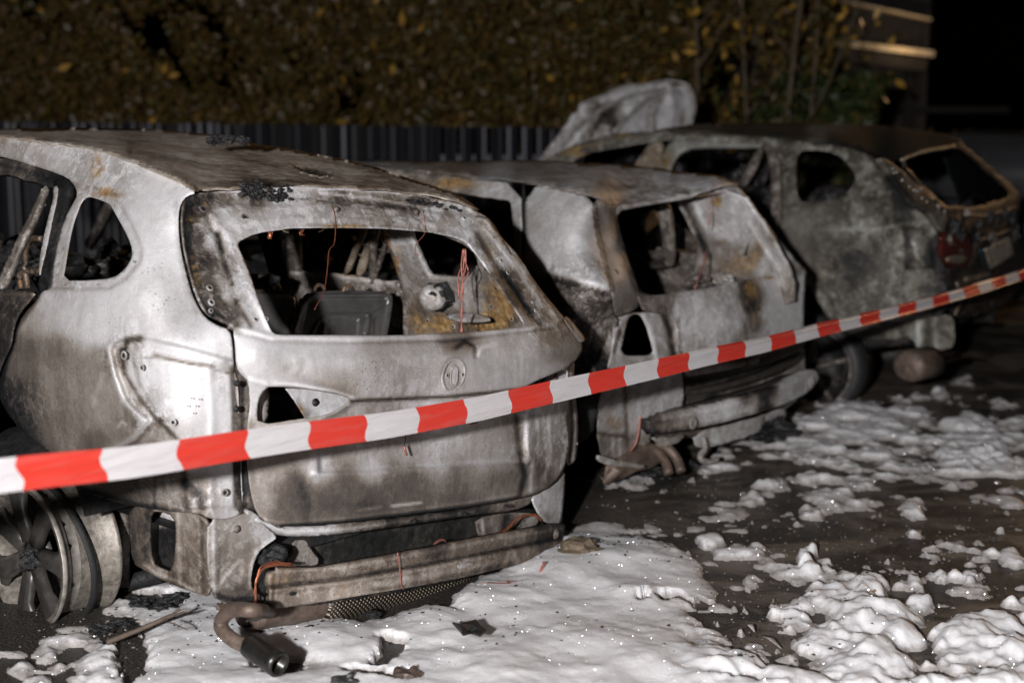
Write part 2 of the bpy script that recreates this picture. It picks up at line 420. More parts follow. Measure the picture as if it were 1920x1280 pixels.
# --- roof
roof_c = [(-200, 249, 'v', .62), (0, 255, 'v', .62), (124, 269, 'v', .62), (240, 298, 'v', .62), (349, 348, 'v', .62), (369, 361, 'u', .30), (646, 351, 'u', .33), (900, 397, 'u', .29),
          (0, 241, 'u', 2.5), (250, 242, 'v', -.6), (401, 253, 'v', -.6), (547, 279, 'v', -.6), (696, 311, 'v', -.6), (809, 351, 'v', -.6), (859, 369, 'v', -.6)]
roof = panel('roof', A, DITCH + REAR_ROOF[1:] + [(893, 388), (859, 366), (809, 349), (752, 328), (696, 310), (620, 292), (547, 279), (474, 268), (401, 253), (365, 250), (292, 243), (164, 240), (0, 240), (-250, 237)],
    roof_c, M['roof'], suv, axis=(0, 0, 1), step=5, tone=.42, grit=.9,
    rel=[('groove', [(124, 271), (240, 301), (349, 350), (372, 362)], 5, -.006, -.25), ('noise', .008, 90, 3), ('noise', .003, 24, 8),
         ('groove', [(90, 262), (300, 268), (430, 285), (600, 330)], 7, -.006, -.1), ('groove', [(250, 285), (330, 296), (450, 318), (520, 345)], 8, -.007, -.15),
         ('groove', [(430, 268), (560, 300), (760, 350)], 9, -.006, .05), ('area', [(543, 303), (580, 307), (622, 322), (628, 330), (590, 322), (560, 314)], -.02, 4, -.5),
         ('soot_shade', [(385, 352), (470, 344), (560, 340), (680, 346)], 9, -.18)],
    tones=[(60, 252, 0.82), (180, 262, 0.92, 60), (300, 278, 0.86, 40), (330, 300, 0.94, 30), (430, 300, 0.88, 50), (520, 310, 0.82, 40), (600, 330, 0.65, 40), (480, 335, 0.52, 40), (640, 335, 0.82, 40), (720, 345, 0.60, 50), (800, 365, 0.82, 30), (250, 250, 0.70, 30), (430, 265, 0.65, 30), (560, 290, 0.82, 40)],
    rust=[(60, 255, 80, 12, .5), (300, 275, 90, 14, .35), (480, 290, 120, 18, .35), (620, 300, 80, 14, .2)])
tag(roof, 'scorched brown roof sheet with sooty patches and shallow buckles')

# --- left body side
side_c = [(-200, 249, 'v', .62), (0, 255, 'v', .62), (124, 269, 'v', .62), (240, 298, 'v', .62), (320, 334, 'v', .625), (369, 361, 'u', .30), (0, 300, 'v', .655), (-250, 290, 'v', .66), (127, 334, 'v', .67),
          (338, 390, 'v', .675), (336, 440, 'v', .70), (349, 511, 'v', .725), (371, 575, 'v', .735), (409, 609, 'v', .735), (435, 680, 'u', .02), (437, 640, 'u', .02),
          (94, 540, 'v', .86), (0, 545, 'v', .86), (265, 545, 'v', .855), (200, 640, 'v', .90), (60, 640, 'v', .9), (0, 691, 'v', .9), (100, 760, 'v', .91), (220, 740, 'v', .895), (340, 640, 'v', .84), (300, 560, 'v', .83),
          (150, 917, 'v', .87), (290, 954, 'v', .85), (160, 352, 'v', .685), (262, 330, 'v', .65), (262, 470, 'v', .80), (110, 450, 'v', .78), (391, 971, 'v', .80), (330, 800, 'v', .86), (448, 800, 'u', .03), (453, 957, 'u', .03), (440, 720, 'u', .02)]
sS = Surf(A, side_c)
QW = [(117, 526), (124, 485), (131, 444), (138, 415), (145, 397), (152, 378), (164, 368), (178, 371), (206, 382), (213, 395), (234, 432), (246, 458), (249, 481), (234, 505), (212, 522), (164, 526)]
FL = [(94, 540), (98, 510), (103, 479), (112, 440), (122, 409), (134, 384), (147, 364), (160, 350), (199, 354), (225, 381), (248, 421), (266, 463), (264, 488), (236, 523), (206, 541), (150, 543)]
LAMP = [(208, 654), (222, 640), (240, 634), (269, 635), (344, 651), (436, 677), (462, 700), (465, 985), (289, 975), (120, 945), (115, 862), (190, 845), (219, 836), (250, 820), (278, 786), (252, 765), (237, 747), (219, 701)]
panel('side_panel', A, DITCH + [(350, 366), (339, 380), (334, 400), (335, 440), (339, 470), (348, 511), (359, 549), (371, 576), (386, 597), (409, 611), (431, 618), (436, 645), (438, 690), (446, 720), (448, 800), (452, 870), (455, 962),
    (430, 973), (391, 972), (375, 962), (336, 960), (289, 955), (250, 948), (205, 938), (148, 918), (125, 893), (97, 849), (62, 826), (23, 789), (-6, 740), (2, 700), (14, 672), (26, 648), (31, 613), (45, 588), (70, 562), (78, 546),
    (96, 542), (98, 510), (103, 479), (112, 440), (121, 410), (134, 385), (146, 365), (140, 348), (127, 333), (87, 318), (40, 304), (0, 292), (-120, 282), (-250, 279)],
    side_c, st, suv, holes=[QW], step=4.5, tone=.8, surf=sS, grit=.16, grits=[(180, 330, .8, 40), (0, 265, .7, 50), (240, 660, .9, 25), (280, 770, .9, 25), (300, 900, .5, 40), (370, 930, 1.0, 30), (30, 760, .8, 30), (120, 500, .6, 30), (420, 700, .7, 20)],
    rel=[('area', FL, -.010, 7, -.06), ('groove', FL + FL[:1], 3, -.004, -.12), ('area', LAMP, -.040, 12, 0), ('groove', [(206, 652), (215, 701), (232, 750), (276, 794)], 6, .008, .3), ('groove', [(278, 788), (250, 822), (219, 838), (185, 850)], 5, .008, .3), ('soot_shade', [(284, 792), (256, 828), (220, 845), (170, 857)], 4, -.2), ('groove', [(250, 668), (262, 720), (292, 770), (330, 800)], 3, -.003, -.2),
         ('area', [(247, 664), (262, 652), (390, 682), (436, 694), (440, 950), (345, 950), (335, 830), (300, 790), (272, 752), (255, 705)], .014, 8, .05),
         ('soot_shade', [(233, 660), (238, 640), (262, 634)], 7, -.6), ('soot_shade', [(230, 655), (234, 700), (262, 745), (290, 782), (305, 788)], 4, -.45), ('soot_shade', [(290, 665), (350, 680), (400, 686)], 3.5, -.4), ('soot_shade', [(300, 790), (330, 820), (345, 870), (350, 950)], 5, -.35), ('soot_shade', [(265, 668), (330, 676), (432, 700)], 2, -.25), ('soot_shade', [(345, 905), (372, 925), (380, 955)], 9, -.4), ('soot_shade', [(150, 915), (250, 944), (330, 958)], 7, -.25),
         ('groove', [(278, 642), (344, 660), (420, 680)], 4, .010, .1), ('groove', [(30, 613), (94, 622), (150, 634), (203, 650)], 9, .006, 0), ('blob', 120, 720, 0, 100, 90, .0),
         ('groove', [(289, 955), (290, 900), (300, 850)], 3, -.004, -.2), ('groove', [(318, 955), (312, 870)], 3, .003, .1), ('groove', [(392, 690), (398, 780), (395, 940)], 7, .006, .08),
         ('groove', [(436, 690), (441, 760), (446, 950)], 5, -.012, -.5), ('blob', 232, 662, 0, 6, 6, -.01, -.7), ('groove', [(175, 760), (190, 700)], 5, .003, .08), ('groove', [(222, 800), (228, 790), (236, 795)], 3, .002, .2),
         ('noise', .0016, 60, 2), ('noise', .0007, 14, 4), ('soot_shade', [(330, 380), (331, 440), (345, 520), (368, 585)], 4, -.15), ('groove', [(148, 917), (205, 936), (289, 953), (391, 969)], 5, .004, -.15),
         ('soot_shade', [(70, 562), (31, 613), (14, 672), (-5, 740)], 5, -.35), ('soot_shade', [(-6, 740), (23, 789), (62, 826), (97, 849)], 12, -.15),
         ('soot_shade', [(0, 296), (87, 321), (127, 336), (146, 350)], 5, -.15)],
    tones=[(-100, 270, .66), (60, 290, .72, 50), (140, 305, .85, 40), (230, 330, .80, 40), (300, 345, .92, 50), (290, 420, .92, 50), (310, 500, .93, 50), (300, 570, .86, 50), (380, 640, .95, 40), (200, 590, .88, 50), (110, 585, .78, 40), (60, 600, .6, 25),
           (40, 660, .38, 30), (100, 655, .43, 25), (110, 720, .50, 50), (195, 680, .50, 25), (190, 760, .55, 45), (110, 800, .44, 40), (60, 720, .42, 30), (30, 740, .16, 30), (60, 800, .2, 25), (210, 820, .44, 30), (180, 835, .3, 20), (100, 470, .8, 20),
           (300, 700, .88, 45), (380, 740, .90, 50), (420, 840, .88, 40), (350, 830, .74, 40), (260, 870, .44, 40), (310, 900, .5, 25), (220, 920, .38, 40), (375, 930, .55, 25), (340, 925, .6, 15), (425, 930, .9, 25), (300, 810, .55, 18)],
    rust=[(180, 315, 16, 30, 1.0), (196, 362, 30, 12, 1.15), (150, 400, 7, 40, .8), (128, 470, 5, 40, .6), (238, 420, 8, 30, .25), (100, 470, 5, 50, .4), (0, 258, 60, 14, .5)])
for bx, by, r in [(267, 689, 4), (325, 791, 4.5), (421, 923, 5), (233, 666, 6)]: bolt(sS, bx, by, r, suv, 'bolt_hole', 'light')
for bx, by in [(444, 718), (443, 766)]: bolt(sS, bx, by, 5, suv, 'bolt', 'dark', False)
for bx, by in [(359, 746), (374, 748), (352, 761), (368, 761), (363, 774)]: bolt(sS, bx, by, 1.0, suv, 'bolt_hole', 'light')
for bx, by in [(152, 534), (184, 534), (123, 534), (252, 491), (117, 466), (108, 516), (213, 387)]: bolt(sS, bx, by, 2.0, suv, 'bolt_hole', 'light')

# --- far body side (seen from inside) and opposite exterior
def mirror(P):
    q = A.local(P); q = q * np.array([1, -1, 1]); q[:, 2] -= .045 * (.9 + np.abs(q[:, 1])) * 1.0; q[:, 1] *= .94
    return q
# --- rear left door (frame, sash, skin)
door_c = [(0, 545, 'v', .855), (70, 545, 'v', .855), (0, 300, 'v', .66), (127, 336, 'v', .665), (-250, 300, 'v', .66), (-250, 545, 'v', .855), (0, 690, 'v', .90), (-250, 690, 'v', .90), (-250, 1000, 'v', .88), (0, 900, 'v', .90), (100, 440, 'v', .77)]
dS = Surf(A, door_c)
door = panel('rear_door', A, [(-255, 541), (0, 541), (40, 544), (68, 548), (58, 562), (38, 584), (26, 610), (21, 648), (9, 672), (-3, 700), (-12, 740), (-30, 800), (-60, 960), (-255, 960)], door_c, M['steel2'], suv, tone=.2, surf=dS,
    rel=[('groove', [(-250, 548), (66, 552)], 3, .006, .1), ('noise', .002, 50, 4), ('groove', [(-250, 640), (20, 650)], 12, .008)],
    tones=[(20, 570, .24), (0, 640, .16, 40), (30, 600, .2, 30), (-100, 700, .2), (45, 560, .32, 18)])
tag(door, 'dark brown scorched door skin left of the panel gap')
panel('door_pillar', A, [(100, 337), (128, 334), (129, 350), (122, 380), (112, 430), (101, 480), (95, 540), (88, 546), (70, 546), (76, 500), (88, 440), (98, 380), (103, 352)], door_c, M['steel'], door, thick=.03, lift=.002, tone=.05, step=5, surf=dS, wob=1.2,
    rel=[('noise', .004, 14, 4)], tones=[(120, 345, .06), (112, 440, .07, 30), (82, 500, .07, 30), (97, 360, .06, 20)])
panel('sash_strip', A, [(99, 350), (109, 348), (107, 372), (96, 420), (86, 470), (78, 500), (74, 520), (72, 500), (80, 450), (92, 400), (101, 368)], door_c, st, door, thick=.02, lift=.006, step=4, surf=dS, tone=.72)
panel('top_rail', A, [(-250, 290), (0, 296), (45, 304), (90, 320), (126, 336), (104, 350), (85, 346), (40, 334), (0, 322), (-250, 318)], door_c, st, door, thick=.03, step=5, surf=dS, wob=1.5,
    tone=.18, rel=[('noise', .004, 18, 9), ('groove', [(-250, 303), (0, 308), (60, 322), (100, 340)], 4, -.006, -.1)], tones=[(0, 312, .3, 30), (50, 330, .35, 20), (80, 330, .16, 20), (110, 340, .08, 15), (-100, 305, .25)])
panel('sash_divider', A, [(80, 349), (88, 347), (68, 400), (41, 455), (19, 505), (3, 540), (-6, 545), (-6, 528), (14, 484), (38, 434), (61, 388)], door_c, M['mid'], door, thick=.02, lift=-.02, step=4, surf=dS, tone=.5)

# --- tailgate
TG = [(371, 362), (352, 370), (343, 384), (340, 410), (342, 440), (346, 470), (356, 511), (367, 549), (378, 575), (393, 593), (415, 605), (438, 612), (440, 640), (443, 688), (452, 702), (466, 716), (470, 760), (463, 800), (463, 864), (470, 925), (480, 960), (502, 982), (534, 988),
      (644, 980), (766, 965), (888, 949), (969, 935), (1018, 921), (1048, 897), (1062, 868), (1069, 823), (1063, 790), (1066, 754), (1066, 700), (1068, 686), (1087, 668), (1094, 650), (1080, 622), (1059, 596), (1034, 567), (1003, 528), (978, 488), (966, 472), (941, 446), (923, 414), (899, 398), (870, 385), (807, 370), (732, 360), (646, 355), (534, 351), (451, 360)]
tg_c = [(371, 362, 'u', .295), (646, 352, 'u', .32), (900, 397, 'u', .285), (440, 395, 'u', .25), (640, 400, 'u', .26), (870, 430, 'u', .25), (343, 400, 'u', .25), (356, 511, 'u', .13), (378, 575, 'u', .06), (938, 446, 'u', .22), (1003, 528, 'u', .14), (1059, 596, 'u', .07),
        (513, 626, 'u', .0), (700, 630, 'u', -.02), (977, 612, 'u', .03), (460, 500, 'u', .14), (700, 690, 'u', -.08), (480, 660, 'u', -.02), (900, 680, 'u', -.06), (1092, 650, 'u', .07), (1040, 660, 'u', .0), (440, 640, 'u', .02),
        (766, 965, 'u', -.03), (766, 870, 'u', -.06), (766, 790, 'u', -.045), (1060, 860, 'u', .09), (1010, 860, 'u', .03), (470, 925, 'u', .02), (466, 760, 'u', .02), (560, 880, 'u', -.04), (534, 985, 'u', -.01), (1066, 740, 'u', .07), (1018, 921, 'u', .05)]
tS = Surf(A, tg_c)
WIN = [(444, 454), (470, 441), (492, 435), (515, 431), (548, 427), (582, 426), (657, 426), (732, 428), (804, 434), (845, 442), (873, 452), (893, 476), (918, 511), (945, 550), (968, 583), (986, 611), (965, 615), (900, 621), (845, 624), (757, 628), (657, 628), (545, 628), (513, 626), (504, 612), (494, 588), (482, 556), (468, 510), (452, 474)]
LH = [(487, 742), (497, 729), (508, 724), (534, 725), (572, 729), (611, 735), (645, 742), (658, 750), (645, 762), (619, 777), (560, 786), (484, 797), (481, 765)]
RH = [(982, 729), (1000, 716), (1024, 706), (1064, 690), (1062, 716), (1040, 726), (1010, 733), (990, 737)]
tone_tg = [(480, 372, .18, 26), (420, 370, .40, 25), (600, 368, .70, 26), (560, 360, .85, 16), (640, 376, .42, 18), (690, 370, .72, 20), (730, 380, .5, 18), (780, 382, .22, 18), (760, 370, .7, 14), (840, 390, .7, 22), (890, 400, .7, 20), (370, 390, .25, 22), (385, 385, .4, 14), (440, 400, .90, 35), (560, 398, .96, 45), (510, 400, .88, 30), (660, 402, .80, 40),
    (740, 405, .74, 30), (800, 408, .7, 25), (860, 425, .82, 30), (930, 430, .7, 25), (400, 415, .7, 22), (360, 440, .52, 20), (355, 480, .50, 20), (385, 480, .5, 15), (375, 540, .48, 20), (395, 560, .28, 15), (420, 450, .85, 25), (430, 500, .72, 16), (450, 530, .88, 28), (475, 580, .85, 22), (420, 590, .30, 18), (440, 600, .25, 12),
    (960, 470, .8, 20), (985, 520, .6, 18), (1010, 560, .45, 20), (1030, 580, .62, 15), (960, 540, .3, 18), (1050, 610, .66, 20), (480, 650, .98, 35), (470, 690, .9, 30), (600, 650, .90, 60), (520, 700, .80, 30), (620, 700, .64, 30), (640, 725, .55, 20), (720, 690, .70, 45), (800, 700, .80, 40), (760, 650, .7, 40), (860, 648, .35, 25),
    (880, 690, .78, 40), (960, 680, .84, 45), (1040, 650, .5, 30), (1070, 640, .55, 20), (980, 640, .7, 30), (1040, 700, .85, 20), (560, 820, .62, 30), (640, 830, .6, 30), (700, 800, .66, 40), (760, 840, .72, 30), (830, 800, .84, 40), (900, 830, .72, 40), (960, 800, .6, 20), (1020, 800, .82, 30), (1045, 850, .72, 25),
    (600, 882, .85, 22), (700, 880, .8, 22), (820, 865, .82, 22), (930, 860, .75, 22), (500, 870, .6, 30), (490, 930, .58, 20), (560, 930, .38, 35), (650, 925, .36, 40), (750, 915, .38, 40), (850, 905, .48, 35), (940, 900, .46, 30), (700, 962, .32, 25), (860, 940, .33, 25), (1000, 890, .42, 25)]
tail = panel('tailgate', A, TG, tg_c, st, suv, holes=[WIN, LH, RH], grit=.22, grits=[(370, 400, 1.1, 50), (370, 500, 1.3, 50), (400, 590, 1.2, 30), (460, 400, .7, 50), (450, 520, .9, 40), (600, 400, .9, 60), (740, 400, 1.0, 60), (860, 420, .9, 50), (480, 372, 1.4, 40), (640, 368, 1.3, 60), (800, 380, 1.3, 50), (950, 480, 1.1, 40), (1020, 570, 1.1, 40), (1040, 820, .9, 40), (760, 790, .5, 60), (560, 650, .1, 60), (700, 920, .25, 90)], step=4, surf=tS, tone=.6, wob=.6, tones=tone_tg,
    rel=[('area', [(372, 366), (451, 361), (534, 353), (646, 357), (732, 362), (807, 371), (880, 392), (890, 402), (845, 404), (760, 390), (640, 384), (520, 386), (450, 384), (400, 388), (385, 380)], -.014, 6, -.04),
         ('soot_shade', [(560, 372), (660, 380), (760, 392)], 4, -.3), ('soot_shade', [(600, 362), (700, 372), (830, 396)], 2.5, .35), ('soot_shade', [(540, 366), (620, 376), (700, 388)], 2, .3),
         ('groove', [(362, 352), (420, 358), (450, 357)], 4, .012, .5), ('groove', [(540, 350), (646, 354), (732, 359), (807, 369)], 3, .012, .5),
         ('groove', [(352, 380), (346, 420), (352, 470), (363, 520), (378, 565), (400, 590)], 5, -.008, -.5), ('groove', [(346, 372), (341, 410), (346, 470), (362, 540), (385, 585), (436, 610)], 3, .004, .35),
         ('groove', [(392, 400), (430, 440), (450, 490), (478, 560), (505, 605)], 9, .010, .1), ('groove', [(385, 400), (410, 450), (425, 520), (450, 590)], 5, -.008, -.15),
         ('groove', [(430, 418), (510, 410), (600, 408), (720, 411), (820, 420), (890, 440)], 6, .006, .08), ('groove', [(450, 448), (515, 428), (600, 422), (732, 424), (830, 436)], 4, -.004, -.12),
         ('groove', [(905, 410), (940, 450), (985, 510), (1035, 575), (1070, 615)], 5, -.006, -.25), ('groove', [(895, 440), (930, 495), (985, 575), (1012, 608)], 7, -.014, -.35), ('groove', [(915, 432), (960, 490), (1020, 575)], 4, .006, .3),
         ('groove', [(430, 612), (480, 622), (513, 632), (657, 635), (845, 631), (977, 619), (1040, 606)], 4.5, .008, .12), ('groove', [(440, 622), (513, 640), (657, 643), (845, 639), (1040, 615)], 3.0, -.005, -.18),
         ('groove', [(560, 682), (640, 676), (800, 668), (960, 660), (1060, 652)], 16, .008, .06), ('groove', [(540, 690), (570, 680), (560, 706), (600, 718), (650, 736)], 8, -.004, -.1),
         ('groove', [(660, 752), (684, 750), (766, 747), (847, 743), (928, 735), (985, 728), (1034, 709), (1090, 674)], 3.2, -.014, -.55), ('groove', [(470, 712), (506, 720), (560, 722), (625, 733), (662, 745)], 4, .008, .25),
         ('groove', [(506, 720), (560, 726), (625, 737), (656, 748)], 3, -.006, -.2),
         ('area', [(664, 757), (700, 752), (847, 747), (928, 740), (985, 735), (988, 800), (985, 868), (850, 874), (640, 886), (600, 886), (590, 800), (625, 780)], -.030, 10, 0),
         ('groove', [(480, 800), (474, 850), (480, 900)], 7, -.004), ('groove', [(590, 888), (640, 884), (766, 876), (860, 868), (985, 862)], 7, .012, .12),
         ('blob', 760, 920, 0, 260, 32, .014), ('groove', [(968, 780), (974, 850), (985, 890), (975, 930)], 5, -.014, -.35), ('groove', [(984, 778), (988, 840), (1000, 870), (996, 920)], 5, .010, .25), ('groove', [(1012, 775), (1020, 850), (1030, 890)], 4, -.008, -.1), ('groove', [(1000, 775), (1005, 830)], 4, -.008, -.2),
         ('groove', [(1030, 770), (1033, 850), (1020, 900)], 4, .006, .15), ('groove', [(560, 900), (580, 945), (578, 985)], 10, -.006, -.12), ('groove', [(500, 975), (540, 980), (644, 972), (766, 957), (888, 941), (969, 927), (1015, 912)], 5, .008, .10),
         ('groove', WIN + WIN[:1], 3, .004, .12), ('soot_shade', [(440, 430), (462, 500), (486, 570), (505, 615)], 5, .3), ('soot_shade', [(408, 440), (424, 500), (446, 570), (470, 612)], 5, -.45), ('soot_shade', [(356, 400), (356, 460), (368, 520), (385, 560)], 6, -.25), ('soot_shade', [(450, 416), (560, 406), (700, 412), (800, 424)], 3, -.12),
         ('soot_shade', [(935, 450), (975, 500), (1020, 560), (1045, 600)], 4, .35), ('soot_shade', [(530, 986), (644, 979), (766, 964), (888, 948), (969, 934)], 4, -.45), ('soot_shade', [(672, 956), (715, 950)], 2.5, .2), ('soot_shade', [(735, 948), (790, 942)], 3, .4), ('soot_shade', [(560, 950), (700, 945)], 8, -.05),
         ('area', [(851 + 19 * math.cos(a) , 703 + 28 * math.sin(a)) for a in np.linspace(0, 6.28, 20)[:-1]], -.006, 4, -.04), ('area', [(846, 690), (852, 686), (858, 690), (858, 720), (852, 724), (846, 720)], .005, 2, .12), ('soot_shade', [(851 + 24 * math.cos(a), 703 + 33 * math.sin(a)) for a in np.linspace(0, 6.28, 20)], 3, -.08), ('soot_shade', [(852 + 9 * math.cos(a), 705 + 21 * math.sin(a)) for a in np.linspace(0, 6.28, 20)], 1.8, -.12), ('groove', [(855, 652), (872, 640), (890, 650), (893, 668)], 4, -.010, -.35), ('groove', [(896, 665), (905, 650), (930, 645)], 4, .008, .25), ('groove', [(440, 640), (444, 688), (464, 716)], 4, -.004, -.15),
         ('noise', .0018, 55, 2), ('noise', .0008, 13, 9), ('noise', .0035, 120, 12),
         ('area', [(338, 380), (430, 380), (470, 440), (512, 620), (430, 612), (370, 560)], .0, 5, 0)],
    rust=[(366, 420, 18, 22, .45), (365, 500, 15, 40, .5), (383, 384, 10, 8, .6), (640, 424, 60, 5, .8), (740, 424, 30, 5, .5), (920, 475, 18, 25, .4), (640, 800, 60, 30, .25), (520, 870, 40, 60, .2)])
tag(tail, 'ash white tailgate with an empty window opening and an empty badge recess')
for bx, by, r in [(459, 409, 6), (631, 393, 5), (780, 398, 5), (907, 420, 5), (381, 392, 6)]: bolt(tS, bx, by, r, tail, 'bolt', 'mid', by == 409 or bx == 381)
for bx, by, r in [(870, 409, 3), (479, 599, 3.4), (499, 598, 3.2), (396, 567, 5), (393, 540, 5), (395, 583, 3.5), (1004, 582, 2.6), (998, 567, 2), (952, 511, 3.6), (939, 489, 3), (925, 446, 2.5), (873, 787, 3.2)]: bolt(tS, bx, by, r, tail, 'bolt_hole', 'light')
# badge recess: two rims and the slot
def ring(name, sf, cx, cy, rx, ry, wd, hgt, m, parent, tilt=.12, n=40, pw=2.0, lift=0.0):
    V, Fc = [], []
    offs = [(-wd, 0), (-wd * .5, hgt), (wd * .5, hgt), (wd, 0)]
    for i in range(n):
        a = 2 * math.pi * i / n; ca, sa = math.cos(a), math.sin(a)
        k = (abs(ca) ** pw + abs(sa) ** pw) ** (-1 / pw)
        for o, h in offs:
            x, y = (rx + o) * ca * k, (ry + o) * sa * k
            V.append(sf.P([(cx + x - tilt * y, cy + y - .08 * x)], h + lift)[0])
    for i in range(n):
        j = (i + 1) % n
        for q in range(3): Fc.append((i * 4 + q, i * 4 + q + 1, j * 4 + q + 1, j * 4 + q))
    return mesh(name, V, Fc, m, parent, True, sf.fr)
ring('badge_rim', tS, 851, 703, 21, 30, 2.4, .003, M['light'], tail, lift=.002)
ring('badge_slot', tS, 852, 705, 6.0, 17, 1.4, .0015, M['light'], tail, tilt=.05, pw=3, lift=.002)
for bx in (838, 867): bolt(tS, bx, 703 - (bx - 851) * .06, 2.8, tail, 'bolt_hole', 'light')

panel('tailgate_channel', A, [(425, 600), (445, 605), (475, 720), (480, 800), (482, 900), (492, 985), (450, 975), (436, 900), (432, 760), (425, 690)], [(425, 600, 'u', .07), (475, 720, 'u', .06), (482, 900, 'u', .06), (450, 975, 'u', .06), (432, 760, 'u', .06)], st, suv, tone=.36, step=5, wob=1, rel=[('groove', [(456, 720), (456, 900), (462, 975)], 4, -.01, -.2)], tones=[(450, 760, .4, 30), (455, 870, .2, 20)])
# --- behind the lamp openings
bk = [(480, 700, 'u', .12), (700, 700, 'u', .12), (480, 820, 'u', .10), (700, 820, 'u', .12)]
panel('lamp_bracket', A, [(532, 722), (560, 720), (650, 730), (668, 760), (640, 790), (578, 800), (572, 780), (560, 765), (548, 745)], bk, st, suv, tone=.9, wob=2, step=4, rel=[('noise', .006, 25, 3)], tones=[(600, 750, 1, 30), (565, 770, .5, 12)], rust=[(563, 770, 8, 12, 1)])
bolt(Surf(A, bk), 591, 754, 6, suv, 'bolt', 'dark', False)
panel('lamp_pillar', A, [(478, 722), (507, 722), (502, 800), (476, 805)], [(480, 700, 'u', .06), (700, 700, 'u', .06), (480, 820, 'u', .06), (700, 820, 'u', .06)], st, suv, tone=.5, rel=[('groove', [(495, 720), (490, 800)], 5, .01, .3)])
rk = [(1000, 700, 'u', .13), (1080, 700, 'u', .13), (1000, 780, 'u', .13), (1080, 780, 'u', .13)]
panel('lamp_bracket', A, [(1019, 706), (1062, 680), (1068, 700), (1066, 760), (1022, 750)], rk, st, suv, tone=.85)
# right body edge beyond the tailgate
panel('right_body_edge', A, [(1064, 686), (1078, 676), (1076, 700), (1080, 752), (1085, 790), (1082, 850), (1078, 866), (1062, 874), (1066, 830), (1060, 760)], [(1060, 680, 'u', .13), (1085, 760, 'u', .16), (1060, 870, 'u', .12), (1082, 860, 'u', .16)], st, suv, tone=.7, step=4,
      rel=[('groove', [(1070, 750), (1074, 800), (1068, 870)], 3, -.01, -.5)])
panel('right_fin', A, [(1056, 596), (1064, 592), (1080, 612), (1098, 634), (1094, 642), (1084, 634), (1066, 612)], [(1056, 596, 'u', .07), (1098, 634, 'u', .08), (1094, 642, 'u', .06), (1066, 612, 'u', .06)], st, suv, tone=.6, step=3, thick=.01)
# right body corner under the tailgate
panel('right_corner_panel', A, [(996, 932), (1018, 922), (1048, 900), (1060, 878), (1059, 917), (1056, 950), (1052, 984), (1022, 980), (1009, 962), (1002, 948)], [(1000, 930, 'u', .05), (1058, 890, 'u', .12), (1055, 980, 'u', .11), (1020, 980, 'u', .06)], st, suv, tone=.85, step=4,
      rel=[('groove', [(1018, 940), (1032, 948), (1044, 940)], 4, .006), ('groove', [(1022, 960), (1030, 974), (1040, 962)], 3, -.004, -.1), ('noise', .003, 20, 2)], tones=[(1035, 930, .9), (1050, 900, .7, 20), (1025, 975, .7, 15)])
# gutter and valance under the tailgate
gc = [(480, 965, 'u', .03), (640, 990, 'u', .02), (900, 955, 'u', .03), (1040, 915, 'u', .10), (520, 1080, 'u', .10), (900, 1010, 'u', .10), (1050, 980, 'u', .13)]
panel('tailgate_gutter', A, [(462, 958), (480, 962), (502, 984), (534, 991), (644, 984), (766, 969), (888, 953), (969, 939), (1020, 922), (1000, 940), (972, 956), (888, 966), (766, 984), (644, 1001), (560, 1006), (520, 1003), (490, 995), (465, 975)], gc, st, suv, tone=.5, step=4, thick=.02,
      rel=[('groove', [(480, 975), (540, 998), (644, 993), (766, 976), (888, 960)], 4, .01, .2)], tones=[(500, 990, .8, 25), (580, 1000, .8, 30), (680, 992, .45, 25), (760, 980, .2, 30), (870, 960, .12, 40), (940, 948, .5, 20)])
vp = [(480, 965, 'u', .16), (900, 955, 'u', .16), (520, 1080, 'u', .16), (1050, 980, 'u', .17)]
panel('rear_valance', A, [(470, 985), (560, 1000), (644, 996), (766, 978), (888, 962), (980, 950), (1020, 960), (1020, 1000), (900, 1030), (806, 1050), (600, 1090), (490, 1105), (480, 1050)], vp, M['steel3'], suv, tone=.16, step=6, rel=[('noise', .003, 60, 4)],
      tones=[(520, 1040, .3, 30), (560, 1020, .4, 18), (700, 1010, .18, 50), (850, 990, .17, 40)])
panel('valance_bracket', A, [(890, 972), (950, 960), (1008, 962), (1012, 985), (960, 1000), (905, 1016), (896, 1000)], [(890, 972, 'u', .12), (1010, 962, 'u', .12), (900, 1010, 'u', .12), (1010, 990, 'u', .13)], st, suv, tone=.4, step=4, wob=1, rel=[('groove', [(905, 975), (908, 1012)], 3, .008, .3), ('groove', [(950, 965), (945, 1000)], 5, -.006, -.2)],
      tones=[(915, 990, .4, 20), (980, 975, .6, 15), (955, 985, .2, 12)])
panel('valance_bracket', A, [(548, 1012), (572, 1008), (580, 1024), (604, 1056), (575, 1062), (530, 1056), (548, 1036)], [(548, 1012, 'u', .12), (604, 1012, 'u', .12), (600, 1060, 'u', .11), (530, 1060, 'u', .11)], st, suv, tone=.55, step=4, wob=1)

